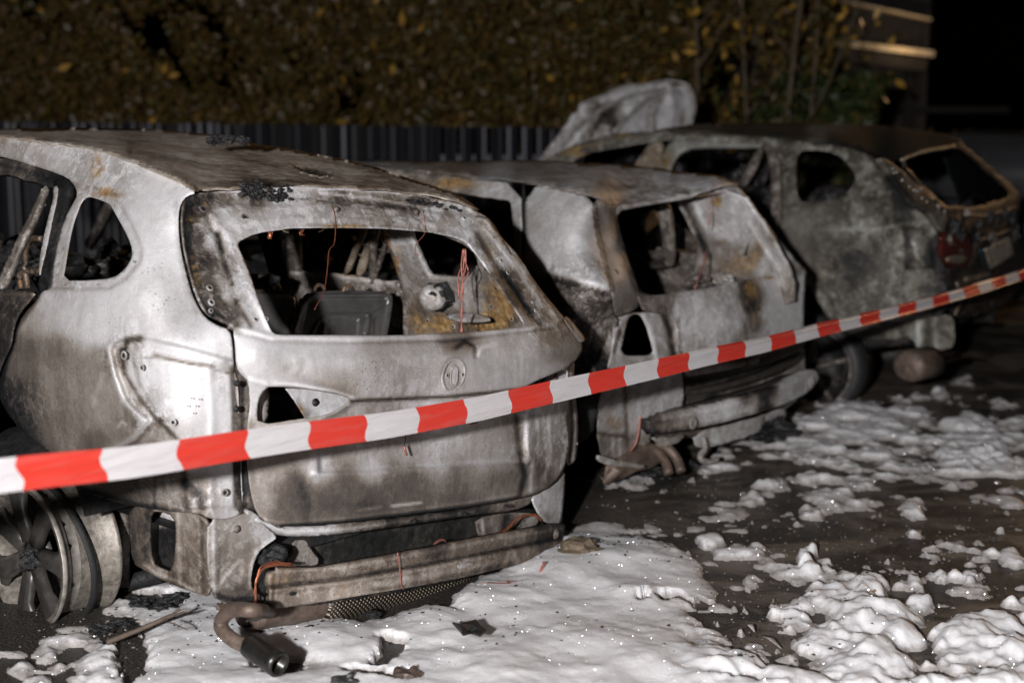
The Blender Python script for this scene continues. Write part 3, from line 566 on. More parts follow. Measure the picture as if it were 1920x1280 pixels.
# left lower corner
cc = [(391, 972, 'v', .80), (398, 1110, 'v', .79), (425, 1000, 'u', .04), (470, 1000, 'u', .03), (500, 980, 'u', .03), (430, 1120, 'u', .05), (488, 1120, 'u', .04)]
cS = Surf(A, cc)
panel('rear_corner_panel', A, [(391, 972), (430, 974), (460, 961), (478, 964), (500, 988), (522, 1006), (504, 1018), (484, 1034), (474, 1060), (469, 1095), (480, 1112), (500, 1122), (482, 1130), (430, 1132), (398, 1118), (388, 1040)], cc, st, suv, tone=.52, surf=cS, step=4, thick=.008,
      rel=[('area', [(412, 1052), (455, 1046), (450, 1094), (410, 1100)], -.007, 5, 0), ('groove', [(412, 1098), (452, 1050)], 4, .008, .1), ('groove', [(402, 975), (402, 1115)], 4, .006, .12), ('groove', [(470, 1100), (474, 1060), (486, 1032), (520, 1008)], 5, .008, .25), ('noise', .002, 30, 2),
           ('blob', 450, 990, 0, 16, 14, .006, .1), ('groove', [(400, 1112), (440, 1125), (485, 1120)], 4, -.005, -.25)],
      tones=[(430, 990, .68, 30), (480, 980, .75, 18), (430, 1040, .52, 30), (430, 1080, .48, 20), (440, 1110, .34, 16), (395, 1080, .55, 15)])
bolt(cS, 444, 991, 6, suv, 'bolt', 'mid', False)
rc = [(242, 950, 'v', .74), (391, 972, 'v', .76), (391, 1118, 'v', .74), (250, 1060, 'v', .72)]
panel('inner_arch_panel', A, [(242, 946), (289, 954), (336, 958), (392, 970), (394, 1040), (396, 1120), (362, 1110), (330, 1098), (290, 1080), (270, 1068), (248, 1056), (243, 1000)], rc, M['steel2'], suv, holes=[[(281, 960), (300, 958), (326, 968), (330, 1000), (324, 1074), (300, 1066), (282, 1056), (279, 1000)]], tone=.45, step=4, thick=.01,
      rel=[('groove', [(262, 950), (264, 1055)], 9, .012, .05), ('groove', [(332, 965), (336, 1095)], 4, .008, .15), ('groove', [(345, 1010), (372, 1040)], 3, .005, .1), ('groove', [(270, 1058), (292, 1074), (335, 1090), (360, 1105)], 3, .006, .25), ('groove', [(378, 968), (380, 1110)], 3, -.006, -.2)],
      tones=[(260, 1000, .28, 20), (350, 1000, .55, 25), (360, 1060, .48, 25), (340, 1085, .3, 12), (310, 962, .5, 10)])
panel('inner_plate', A, [(276, 955), (332, 962), (330, 1082), (276, 1062)], [(276, 955, 'v', .66), (332, 962, 'v', .66), (330, 1082, 'v', .66), (276, 1062, 'v', .66)], st, suv, tone=.2, step=4, wob=2, rel=[('noise', .006, 16, 5)], tones=[(292, 970, .85, 14), (300, 1020, .04, 20), (318, 1060, .15, 12), (322, 975, .8, 8), (284, 1040, .6, 7)])
tube('damper_strut', [A.P(232, 930, 'v', .6), A.P(232, 1098, 'v', .6)], [.02, .02], M['mid'], suv, A, 14)
tube('trailing_arm', [A.P(150, 1120, 'v', .55), A.P(232, 1095, 'v', .58), A.P(300, 1075, 'v', .5)], [.035, .03, .03], M['darker'], suv, A, 10)
# black tow-eye boot at the beam's left end
lump('melted_grommet', A.P(508, 1040, 'u', .06), .045, M['char'], suv, A, 5, (1, 1, .8))
panel('beam_recess', A, [(474, 1060), (486, 1034), (515, 1024), (540, 1040), (538, 1062), (506, 1066), (506, 1128), (478, 1122), (470, 1098)], [(474, 1060, 'u', .09), (540, 1030, 'u', .09), (506, 1128, 'u', .09), (470, 1098, 'u', .09)], M['darker'], suv, step=5)

# --- crash beam
bc = [(504, 1066, 'u', .02), (502, 1140, 'u', .02), (780, 1032, 'u', -.055), (780, 1098, 'u', -.055), (1060, 984, 'u', .05), (1056, 1030, 'u', .05), (640, 1058, 'u', -.035), (640, 1121, 'u', -.035), (930, 1004, 'u', -.025), (930, 1066, 'u', -.025)]
bS = Surf(A, bc)
beam = panel('bumper_beam', A, [(505, 1065), (560, 1066), (600, 1066), (644, 1057), (728, 1042), (806, 1027), (868, 1014), (928, 1003), (1000, 990), (1058, 980), (1061, 990), (1054, 1004), (1056, 1030), (1020, 1044), (969, 1058), (905, 1074), (847, 1087), (749, 1104), (644, 1121), (560, 1136), (502, 1141)], bc, M['steel2'], suv, surf=bS, step=4, thick=.03, tone=.42,
    rel=[('groove', [(505, 1100), (644, 1084), (806, 1056), (928, 1032), (1055, 1006)], 3, -.012, -.3), ('area', [(505, 1103), (644, 1088), (806, 1060), (928, 1036), (1055, 1010), (1055, 1034), (969, 1060), (749, 1108), (500, 1145)], .020, 6, .12),
         ('groove', [(505, 1114), (644, 1098), (806, 1070), (928, 1046)], 3, -.004, -.1), ('soot_shade', [(505, 1072), (644, 1064), (806, 1034), (928, 1010), (1055, 990)], 3, .15), ('noise', .0015, 60, 6),
         ('soot_shade', [(700, 1105), (760, 1098), (860, 1078), (960, 1056)], 5, -.25), ('groove', [(515, 1070), (512, 1135)], 3, -.006, -.2)],
    tones=[(540, 1085, .42, 30), (620, 1075, .52, 30), (700, 1065, .35, 30), (780, 1045, .42, 20), (812, 1040, .1, 12), (830, 1035, .12, 12), (900, 1018, .5, 25), (960, 1008, .55, 25), (1030, 1000, .22, 25), (600, 1115, .52, 40), (720, 1090, .56, 40), (850, 1062, .52, 40), (960, 1040, .35, 30), (1030, 1020, .22, 20)],
    rust=[(600, 1110, 100, 20, .3), (900, 1050, 120, 20, .35), (540, 1080, 30, 20, .3)])
panel('beam_slot', A, [(543, 1110), (556, 1108), (556, 1115), (543, 1117)], bc, M['dark'], beam, lift=.024, step=3)
lb = panel('beam_label', A, [(858, 1058), (888, 1052), (889, 1060), (859, 1067)], bc, M['light'], beam, lift=.023, step=3)
bolt(bS, 1043, 1001, 8, beam, 'bolt', 'mid', False)

# --- rear wheel: burnt rim, tyre gone
RW = A.P(46, 1042, 'v', .89); ax = A.l
whl = bpy.data.objects.new('wheel', None); COL.objects.link(whl); whl.parent = suv; whl.location = tuple(A.local(RW)[0])
wfr = Frame(0, 0, 0); wfr.O = RW; wfr.f, wfr.l = A.f, A.l
R = .243
V, Fc = revolve([(R, .004), (R + .004, -.004), (R, -.014), (R - .012, -.018), (R - .014, -.034), (R - .026, -.038), (R - .026, -.075)], RW, ax, 64); mesh('rim_outer_flange', V, Fc, M['rimlip'], whl, True, wfr)
V, Fc = revolve([(R - .026, -.075), (R - .028, -.17), (R - .016, -.178), (R - .013, -.192), (R, -.198), (R + .003, -.208), (R - .004, -.216), (R - .03, -.216), (R - .04, -.075), (R - .034, -.02), (R - .018, .0), (R, .004)], RW, ax, 64)
mesh('rim_barrel', V, Fc, M['rim'], whl, True, wfr)
# bead wire band, sagging off the rim
V, Fc = revolve([(R - .006, -.085), (R + .004, -.09), (R + .004, -.104), (R - .02, -.118)], RW, ax, 64)
V = [np.array(v) for v in V]
for v in V:
    q = v - RW; a = math.atan2(q[2], q @ A.f); v += A.l * .030 * math.sin(a + .3) ; v[2] -= .010 + .008 * math.sin(3 * a); v += np.cross(q, A.l) * 0
mesh('bead_wire_band', V, Fc, M['bead'], whl, True, wfr)
lump('char_tyre_remains', RW + np.array([0, 0, -.238]) - A.l * .06, .10, M['bead'], whl, wfr, 2, (1.4, 1.2, .22))
# wheel face with seven spokes
V, Fc = revolve([(.001, -.022), (.03, -.020), (.034, -.030), (.07, -.034), (.075, -.06)], RW, ax, 40); mesh('hub', V, Fc, M['rimface'], whl, True, wfr)
e1 = np.array([0, 0, 1.0]); e2 = np.cross(ax, e1)
for i in range(7):
    a = 2 * math.pi * i / 7 + .25; V = []; Fc = []
    for r, hw, o, cr in ((.045, .030, -.028, .0), (.10, .026, -.020, .010), (.16, .030, -.014, .010), (.205, .046, -.016, .008), (.228, .072, -.024, .0)):
        for s_ in (-1, -.55, 0, .55, 1):
            d = math.cos(a) * e1 + math.sin(a) * e2; p = -math.sin(a) * e1 + math.cos(a) * e2
            rr = math.sqrt(max(r * r - (s_ * hw) ** 2, .0004)) if r > .2 else r
            V.append(RW + d * rr + p * s_ * hw + ax * (o + (.008 if abs(s_) < .9 else -.012) - (cr if s_ == 0 else 0)))
    for r in range(4):
        for q in range(4): Fc.append((r * 5 + q, r * 5 + q + 1, r * 5 + q + 6, r * 5 + q + 5))
    o = mesh('spoke', V, Fc, M['rimface'], whl, True, wfr); mo = o.modifiers.new('t', 'SOLIDIFY'); mo.thickness = .02; mo.offset = 0
V, Fc = revolve([(.19, -.10), (.05, -.10), (.05, -.13), (.0, -.13)], RW, ax, 32); mesh('brake_disc', V, Fc, M['dark'], whl, True, wfr)
lump('melted_hub_cap', RW + A.l * .0 - A.f * .04, .035, M['char'], whl, wfr, 9, (1, 1, 1))

# wheel housing (dark liner) over the wheel
V, Fc = revolve([(.345, -.03), (.345, -.36), (.02, -.37)], RW + np.array([0, 0, .08]), ax, 30, -1.25, 1.25); mesh('wheel_housing', V, Fc, M['darker'], suv, True, A)

# --- exhaust: pipe with black tip, silencer with a woven heat shield
def surv(L_, k='u'): return [A.P(x, y, kk, vv) for x, y, kk, vv in L_]
pipe = spline(surv([(560, 1146, 'u', .16), (510, 1146, 'u', .13), (478, 1144, 'z', .24), (440, 1142, 'z', .22), (418, 1158, 'z', .18), (416, 1178, 'z', .15), (436, 1198, 'z', .13), (470, 1214, 'z', .115)]), 8)
tube('exhaust_pipe', pipe, .0215, M['exhaust'], suv, A, 18)
a, b = A.P(464, 1208, 'z', .118), A.P(524, 1246, 'z', .088); dd = (b - a) / np.linalg.norm(b - a); Lt = np.linalg.norm(b - a)
V, Fc = revolve([(.022, -.004), (.030, .0), (.034, .012), (.035, Lt - .03), (.0375, Lt - .026), (.0375, Lt), (.031, Lt), (.025, Lt - .004), (.024, Lt - .09), (.0, Lt - .095)], a, dd, 36)
tip = mesh('exhaust_tip', V, Fc, M['tip'], suv, True, A)
q0, q1 = A.P(470, 1146, 'u', .16), A.P(868, 1092, 'u', .16)
sil = spline([q0, q0 * .94 + q1 * .06, q0 * .5 + q1 * .5 + np.array([0, 0, .005]), q1], 10)
tube('silencer', sil, [.03 if i == 0 else .074 for i in range(len(sil))], M['exhaust'], suv, A, 28, flat=.75)
tube('silencer_seam', [q0 + np.array([0, -.075, -.002]) * 1, q0 * .3 + q1 * .7 + np.array([0, -.06, 0])], .004, M['dark'], suv, A, 6)
m_, t_, b_ = mat('woven_heat_shield')
vec = N(t_, 'ShaderNodeTexCoord').outputs['Object']
br = mapping(t_, vec, (1, 1, 1)); w1 = N(t_, 'ShaderNodeTexWave', wave_type='BANDS', bands_direction='Y'); w1.inputs['Scale'].default_value = 34; L(t_, br, w1.inputs['Vector'])
rot = N(t_, 'ShaderNodeMapping'); rot.inputs['Rotation'].default_value = (math.radians(45), 0, 0); L(t_, vec, rot.inputs['Vector'])
w1.inputs['Scale'].default_value = 26; L(t_, rot.outputs[0], w1.inputs['Vector'])
w2 = N(t_, 'ShaderNodeTexWave', wave_type='BANDS', bands_direction='Z'); w2.inputs['Scale'].default_value = 26; L(t_, rot.outputs[0], w2.inputs['Vector'])
hh = math_(t_, 'MULTIPLY', w1.outputs['Fac'], w2.outputs['Fac'])
L(t_, ramp(t_, hh, [(.1, (.02, .017, .014)), (.45, (.30, .25, .19))]), b_.inputs['Base Color']); b_.inputs['Metallic'].default_value = .6; b_.inputs['Roughness'].default_value = .4
bn = N(t_, 'ShaderNodeBump'); bn.inputs['Distance'].default_value = .004; L(t_, hh, bn.inputs['Height']); L(t_, bn.outputs[0], b_.inputs['Normal'])
hs = [q0 * (1 - k) + q1 * k + np.array([0, -.006, .004 * math.sin(k * 14)]) for k in np.linspace(.27, .99, 16)]
tube('heat_shield', hs, .082, m_, suv, A, 30, flat=.75)
panel('heat_shield_edge', A, [(575, 1128), (660, 1112), (770, 1094), (870, 1076), (872, 1086), (780, 1104), (700, 1118), (640, 1126), (580, 1136)], [(575, 1128, 'u', .06), (870, 1080, 'u', .06), (640, 1126, 'u', .05), (660, 1112, 'u', .05)], M['dark'], suv, step=5, wob=2)
panel('hanger_plate', A, [(405, 1132), (440, 1128), (505, 1130), (512, 1140), (462, 1141), (412, 1144)], [(405, 1132, 'u', .06), (512, 1130, 'u', .06), (462, 1141, 'u', .05), (412, 1144, 'u', .05)], M['exhaust'], suv, step=5, thick=.01)

# --- cabin: opposite side, pillars, seats, floor
ic = [(713, 426, 'v', -.58), (900, 430, 'v', -.58), (755, 553, 'v', -.74), (940, 560, 'v', -.74), (742, 680, 'v', -.78), (1020, 680, 'v', -.78), (1030, 590, 'v', -.74)]
iS = Surf(A, ic)
RQ = [(768, 424), (797, 430), (848, 449), (872, 460), (886, 472), (896, 491), (889, 508), (879, 521), (850, 523), (809, 521), (797, 507), (783, 474), (772, 448)]
panel('right_inner_side', A, [(700, 404), (713, 430), (730, 470), (745, 515), (754, 553), (752, 590), (742, 620), (735, 690), (1030, 690), (1040, 620), (990, 540), (940, 460), (900, 400)], ic, M['beige'] if 0 else st, suv, holes=[RQ], surf=iS, step=4, thick=.02, tone=.55,
    rel=[('noise', .010, 40, 3), ('noise', .004, 12, 7), ('groove', RQ + RQ[:1], 5, .008, .1), ('blob', 882, 570, 0, 22, 26, -.02), ('groove', [(716, 430), (748, 510), (758, 560)], 4, .01, -.15), ('soot_shade', [(716, 430), (748, 510)], 3, -.3), ('soot_shade', [(880, 603), (960, 600)], 12, -.3), ('groove', [(905, 500), (915, 600)], 5, -.01, -.05), ('groove', [(870, 530), (876, 600)], 4, .01, .1)],
    tones=[(740, 450, .72, 18), (760, 490, .66, 20), (770, 540, .6, 20), (790, 590, .45, 25), (850, 540, .6, 25), (890, 560, .62, 25), (940, 570, .5, 30), (860, 605, .35, 20), (925, 610, .4, 15)],
    rust=[(725, 450, 9, 50, .9), (745, 500, 12, 40, .8), (775, 590, 35, 35, .75), (830, 610, 50, 20, .7), (935, 560, 36, 60, .9), (900, 605, 40, 30, .5), (795, 540, 20, 20, .4)])
lump('speaker_mount', A.P(820, 556, 'v', -.68), .055, M['char'], suv, A, 4, (1, 1, 1.0))
V, Fc = revolve([(.001, .040), (.030, .038), (.047, .03), (.052, .01), (.055, -.03)], A.P(812, 557, 'v', -.66), A.l - .7 * A.f, 28); mesh('speaker_magnet', V, Fc, M['light'], suv, True, A)
panel('foam_on_ledge', A, [(828, 590), (870, 584), (915, 592), (920, 600), (860, 602)], [(828, 590, 'v', -.68), (920, 600, 'v', -.66), (860, 602, 'v', -.64), (870, 584, 'v', -.70)], M['light'], suv, step=4, thick=.01)
for bx, by in [(802, 601), (764, 584), (922, 574), (919, 510), (912, 505), (960, 598), (850, 612), (930, 540)]: bolt(iS, bx, by, 3.4, suv, 'bolt_hole', 'beige')
rd = [(520, 400, 'v', -.6), (760, 400, 'v', -.6), (520, 520, 'v', -.72), (760, 530, 'v', -.72), (520, 640, 'v', -.78), (760, 640, 'v', -.78)]
rS = Surf(A, rd)
panel('right_rear_door', A, [(536, 508), (560, 509), (620, 513), (700, 524), (760, 530), (764, 660), (520, 660), (530, 560)], rd, M['steel2'], suv, surf=rS, step=5, thick=.03, tone=.6, wob=1, rel=[('noise', .014, 30, 3), ('groove', [(545, 512), (620, 517), (700, 528), (750, 533)], 4, .010, .25)],
    tones=[(600, 530, .75, 30), (680, 545, .7, 30), (560, 550, .6, 25), (720, 545, .55, 20)], rust=[(640, 515, 60, 5, .6)], grit=1.1)
for nm, pl, mm_ in (('centre_pillar', [(534, 410), (556, 410), (558, 500), (562, 560), (530, 560), (540, 500)], 'mid'), ('centre_pillar_trim', [(505, 410), (530, 410), (532, 520), (522, 570), (512, 480)], 'dark'),
        ('door_sash', [(676, 420), (688, 420), (668, 470), (652, 514), (642, 514), (660, 470)], 'beige'), ('door_sash', [(700, 420), (712, 420), (690, 480), (678, 518), (664, 518), (680, 470)], 'beige'), ('door_sash', [(688, 420), (698, 420), (700, 470), (703, 532), (692, 532), (691, 470)], 'mid'), ('door_sash', [(724, 440), (728, 444), (710, 500), (704, 515), (702, 505)], 'mid')):
    panel(nm, A, pl, rd, M[mm_], suv, surf=rS, step=5, thick=.03, it=1)
panel('roof_inner_rail', A, [(430, 395), (900, 400), (905, 430), (800, 432), (700, 424), (500, 428), (420, 440)], [(430, 395, 'v', .3), (900, 400, 'v', -.62), (905, 430, 'v', -.64), (700, 424, 'v', -.62), (500, 428, 'v', -.3)], M['darker'], suv, step=8)
# seat backs
sc_ = [(545, 625, 'u', .62), (735, 555, 'u', .72), (560, 550, 'u', .74), (735, 700, 'u', .60), (540, 700, 'u', .60)]
qS = Surf(A, sc_)
seat = panel('seat_back', A, [(530, 700), (543, 632), (552, 596), (562, 566), (574, 553), (590, 550), (660, 549), (726, 549), (736, 553), (737, 570), (732, 600), (724, 640), (716, 700)], sc_, M['seat'], suv, surf=qS, step=3.0, thick=.03, it=2,
    rel=[('groove', [(552, 620), (566, 572), (582, 556), (724, 554)], 3, .012), ('area', [(560, 640), (566, 600), (576, 566), (590, 558), (722, 556), (728, 562), (722, 600), (712, 660), (560, 660)], -.020, 5), ('area', [(595, 660), (606, 600), (614, 588), (690, 586), (696, 592), (690, 640), (684, 660)], .020, 4), ('groove', [(585, 628), (596, 606), (608, 596)], 3, .018), ('groove', [(690, 590), (728, 562)], 3, .016),
         ('area', [(606, 660), (614, 606), (620, 598), (672, 598), (668, 660)], -.018, 4), ('area', [(682, 626), (690, 596), (702, 594), (700, 628)], .012, 3), ('groove', [(566, 600), (574, 566), (588, 556)], 3, .006)])
seat2 = panel('seat_back', A, [(400, 700), (410, 560), (440, 551), (500, 549), (546, 552), (556, 562), (553, 590), (540, 640), (530, 700)], [(400, 700, 'u', .66), (540, 700, 'u', .64), (400, 550, 'u', .78), (556, 552, 'u', .78)], M['seat'], suv, step=5, thick=.03, it=2,
    rel=[('area', [(420, 690), (430, 566), (536, 562), (543, 572), (524, 690)], -.010, 5)])
for x, y in ((516, 546), (599, 546), (653, 546)):
    p = A.P(x, y, 'u', .74); ring_ = [p + .024 * (math.cos(t) * A.l + math.sin(t) * A.z) for t in np.linspace(0, math.pi, 9)]
    tube('headrest_tube', ring_, .007, M['midwarm'], suv, A, 8)
# lumps for the dashboard and burnt front interior
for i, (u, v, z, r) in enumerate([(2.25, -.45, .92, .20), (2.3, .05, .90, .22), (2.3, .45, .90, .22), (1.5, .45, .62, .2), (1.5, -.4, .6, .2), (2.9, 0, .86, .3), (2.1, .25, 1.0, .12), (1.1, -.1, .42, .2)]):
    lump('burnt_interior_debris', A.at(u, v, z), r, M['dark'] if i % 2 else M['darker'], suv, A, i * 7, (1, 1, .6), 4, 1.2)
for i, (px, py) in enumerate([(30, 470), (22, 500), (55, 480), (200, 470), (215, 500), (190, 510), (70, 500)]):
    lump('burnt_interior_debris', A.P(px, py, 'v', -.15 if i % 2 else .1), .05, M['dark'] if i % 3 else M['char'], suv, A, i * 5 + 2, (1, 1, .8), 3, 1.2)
for pl in ([(52, 540), (47, 500), (50, 462), (60, 448), (78, 448)], [(40, 541), (40, 512), (80, 508)]):
    tube('seat_frame', spline([A.P(x, y, 'v', .45) for x, y in pl], 6), .012, M['midwarm'], suv, A, 8)
rg = np.random.default_rng(5)
for i in range(14):   # seat springs and burnt loom in the cabin
    c = A.at(rg.uniform(.9, 1.9), rg.uniform(-.55, .6), rg.uniform(.62, .98)); th = np.linspace(0, 12, 40)
    if i % 2: P_ = [c + np.array([.022 * math.cos(t), .022 * math.sin(t), .008 * t - .05]) for t in th]
    else: P_ = spline([c + rg.normal(size=3) * .10 for _ in range(4)], 5)
    tube('seat_spring' if i % 2 else 'burnt_loom', P_, .0028 if i % 2 else .005, M['midwarm'] if i % 2 else M['dark'], suv, A, 5)
for i, (px, py) in enumerate([(505, 530), (470, 530), (600, 478), (626, 470), (640, 486)]):
    lump('burnt_interior_debris', A.P(px, py, 'v', -.35 if i < 2 else -1.15), (.035 if i < 2 else .03), M['darker'] if i < 2 else M['mid'], suv, A, i * 3 + 5, (1, 1, .9), 3, 1.4)
# floor, bulkheads and hidden shell, so the body is closed from elsewhere
def quadmesh(name, pts, m, parent, fr): return mesh(name, pts, [(0, 1, 2, 3)], m, parent, False, fr)
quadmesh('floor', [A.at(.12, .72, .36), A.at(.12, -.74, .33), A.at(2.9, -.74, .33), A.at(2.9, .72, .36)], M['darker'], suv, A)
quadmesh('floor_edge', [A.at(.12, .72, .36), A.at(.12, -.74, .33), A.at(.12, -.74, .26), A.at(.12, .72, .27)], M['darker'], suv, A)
def hull(name, sec, m, parent, fr, thick=.01):
    """loft through cross-sections [(u,[(v,z)...])]"""
    n = len(sec[0][1]); V = [fr.at(u, v, z) for u, s in sec for v, z in s]; Fc = []
    for i in range(len(sec) - 1):
        for k in range(n - 1): Fc.append((i * n + k, i * n + k + 1, (i + 1) * n + k + 1, (i + 1) * n + k))
    o = mesh(name, V, Fc, m, parent, True, fr)
    if thick: md = o.modifiers.new('t', 'SOLIDIFY'); md.thickness = thick; md.offset = 0
    return o
hull('right_skin', [(.12, [(-.78, .88), (-.84, .75), (-.84, .5), (-.80, .3)]), (.5, [(-.82, .90), (-.88, .75), (-.87, .5), (-.84, .26)]), (3.0, [(-.82, .92), (-.88, .75), (-.88, .5), (-.84, .26)]), (4.0, [(-.74, .86), (-.82, .72), (-.82, .5), (-.78, .26)])], M['mid'], suv, A)
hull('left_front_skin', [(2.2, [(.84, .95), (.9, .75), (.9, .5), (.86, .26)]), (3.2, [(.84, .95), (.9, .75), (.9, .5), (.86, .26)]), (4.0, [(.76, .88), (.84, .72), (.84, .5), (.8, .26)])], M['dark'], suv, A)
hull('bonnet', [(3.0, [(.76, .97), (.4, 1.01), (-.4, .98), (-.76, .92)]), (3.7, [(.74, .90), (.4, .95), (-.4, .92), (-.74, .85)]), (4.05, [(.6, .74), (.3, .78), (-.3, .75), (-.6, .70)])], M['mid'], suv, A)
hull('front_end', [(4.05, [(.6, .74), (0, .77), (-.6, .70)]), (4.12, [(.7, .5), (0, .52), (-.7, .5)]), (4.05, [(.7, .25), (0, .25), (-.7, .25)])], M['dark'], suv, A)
for v0 in (.62, -.6):
    tube('windscreen_pillar', [A.at(2.45, v0, 1.52 - (.04 if v0 < 0 else 0)), A.at(3.1, v0 * 1.22, .98)], .03, M['mid'], suv, A, 8)
    tube('middle_pillar', [A.at(1.75, v0 * 1.08, 1.47), A.at(1.7, v0 * 1.33, .92)], .035, M['dark'], suv, A, 8)
# molten plastic left on the roof and over the tailgate
for i in range(14):
    lump('melted_plastic', A.P(400 + i * 4.6 + RNG.uniform(-2, 2), 266 - 5 * math.sin(i * .24) + RNG.uniform(-3, 2), 'd', 5.25), RNG.uniform(.010, .022), M['char'], suv, A, i + 30, (1.2, 1, .7), 3, 1.4)
for i in range(34):
    x = 448 + RNG.uniform(0, 1) * 100; y = 358 + RNG.uniform(-8, 20) - 10 * abs(x - 505) / 60 + (4 if x > 500 else 0)
    lump('melted_plastic', tS.P([(x, y)], -.010 + RNG.uniform(-.004, .006))[0], RNG.uniform(.007, .017), M['char'], suv, A, i + 60, (1, 1, .8), 2, 1.2)
for i in range(18):
    x = 765 + i * 5.5 + RNG.uniform(-4, 4); y = 374 + i * 1.1 + RNG.uniform(-4, 4)
    lump('melted_plastic', tS.P([(x, y)], -.006)[0], RNG.uniform(.006, .013), M['char'], suv, A, i + 90, (1, 1, .6), 2, 1.4)
lump('melted_latch', tS.P([(889, 790)], .012)[0], .013, M['char'], tail, A, 3)
lump('melted_latch', tS.P([(884, 795)], .012)[0], .007, M['copper'], tail, A, 3)

# --- bare copper wiring
def wire(pts, kv, r=.0016, m='copper', sf=None, lift=.02, parent=suv):
    P = sf.P(pts, lift) if sf is not None else np.array([A.P(x, y, *kv) for x, y in pts])
    return tube('copper_wire', spline(P, 6), r, M[m], parent, A, 6)
wire([(622, 385), (628, 405), (629, 430), (626, 458), (617, 470), (613, 510), (607, 545), (590, 580)], None, .0014, sf=tS, lift=.006)
for dx in (0, 4, 8, -4, 12):
    pts = [(868 + dx * .6, 467), (865 + dx, 500), (868 - dx * .4, 540), (864 + dx * .3, 590), (867 - dx * .5, 626)]
    if dx == 12: pts = [(868, 467), (872, 490), (878, 510), (868, 530)]
    if dx == -4: pts = [(866, 500), (859, 520), (861, 560)]
    wire(pts, ('v', -.45), .0026, 'copper_red')
wire([(793, 395), (797, 420), (795, 440), (781, 456), (779, 470), (785, 478)], None, .0014, 'copper_red', sf=tS, lift=.006)
tube('copper_wire', A.P(508, 434, 'u', .2) + np.outer([0, 1], A.P(505, 448, 'u', .2) - A.P(508, 434, 'u', .2)), .007, M['copper'], suv, A, 8)
wire([(526, 428), (534, 434), (541, 436)], None, .003, 'midwarm', sf=tS, lift=-.01)
for k in range(4): wire([(572 + k, 426), (567 - k * 2, 436), (562 + k * 3, 441)], None, .0013, 'copper', sf=tS, lift=-.01)
wire([(611, 424), (606, 431), (598, 435)], None, .0016, 'midwarm', sf=tS, lift=-.01)
for k in range(9):
    j = RNG.uniform(-3, 3, 12)
    pts = [(545 + j[0] * 4, 1058 + j[1]), (515 + j[2], 1054 + k * .8 + j[3]), (492 + j[4], 1062 + k + j[5]), (482 + j[6] * .7, 1085 + j[7]), (478 + j[8] * .8, 1115), (479 + j[9] * .8, 1140 + j[10] * 3), (478 + j[11], 1166 - 6 * k)]
    wire(pts[:4 + (k % 4)], ('u', .0), .0015, 'copper')
wire([(745, 1035), (750, 1070), (752, 1095), (757, 1104)], None, .0016, 'copper_red', sf=bS, lift=.03)
for k in range(8):
    j = RNG.uniform(-3, 3, 12)
    wire([(903, 1009 + j[0]), (945, 995 + j[1]), (968 + j[2], 975 + j[3]), (982, 965 + j[4]), (1003, 966 + j[5]), (1015, 975 + j[6])], ('u', .04), .0015, 'copper')
wire([(903, 1010), (935, 1002), (960, 985)], ('u', .0), .002, 'copper')
for k in range(3): wire([(803 + k * 2, 1036), (816, 1016 + k * 2), (830, 1010 + k), (838, 1018)], ('u', .06), .001, 'copper_red')
for k in range(7):   # tuft hanging onto the foam on the right
    j = RNG.uniform(-3, 3, 12)
    ends = [(905, 1092), (940, 1088), (1055, 1087), (1062, 1109), (1000, 1130), (1004, 1120), (995, 1125)][k]
    wire([(1020 + j[0], 1052), (1011 + j[1], 1075), (1006 + j[2], 1086), ((1006 + ends[0]) / 2 + j[3], (1088 + ends[1]) / 2 + j[4]), ends], ('u', -.12), .0015, 'copper_red')
wire([(1050, 1056), (1059, 1066), (1062, 1100), (1060, 1118)], ('u', -.14), .001, 'dark')
tube('hanging_tag', A.P(757, 836, 'u', -.08) + np.outer([0, .5, 1], A.P(763, 853, 'u', -.08) - A.P(757, 836, 'u', -.08)), .004, M['copper_red'], tail, A, 6)
wire([(759, 810), (760, 825), (757, 836)], ('u', -.08), .0015, 'char')
wire([(772, 806), (776, 816)], ('u', -.08), .0015, 'char')
for bx, by, r_ in [(870, 958, 4), (775, 972, 3), (950, 944, 3)]: lump('soot_clot', A.P(bx, by + 4, 'u', .0), .010, M['char'], suv, A, bx)

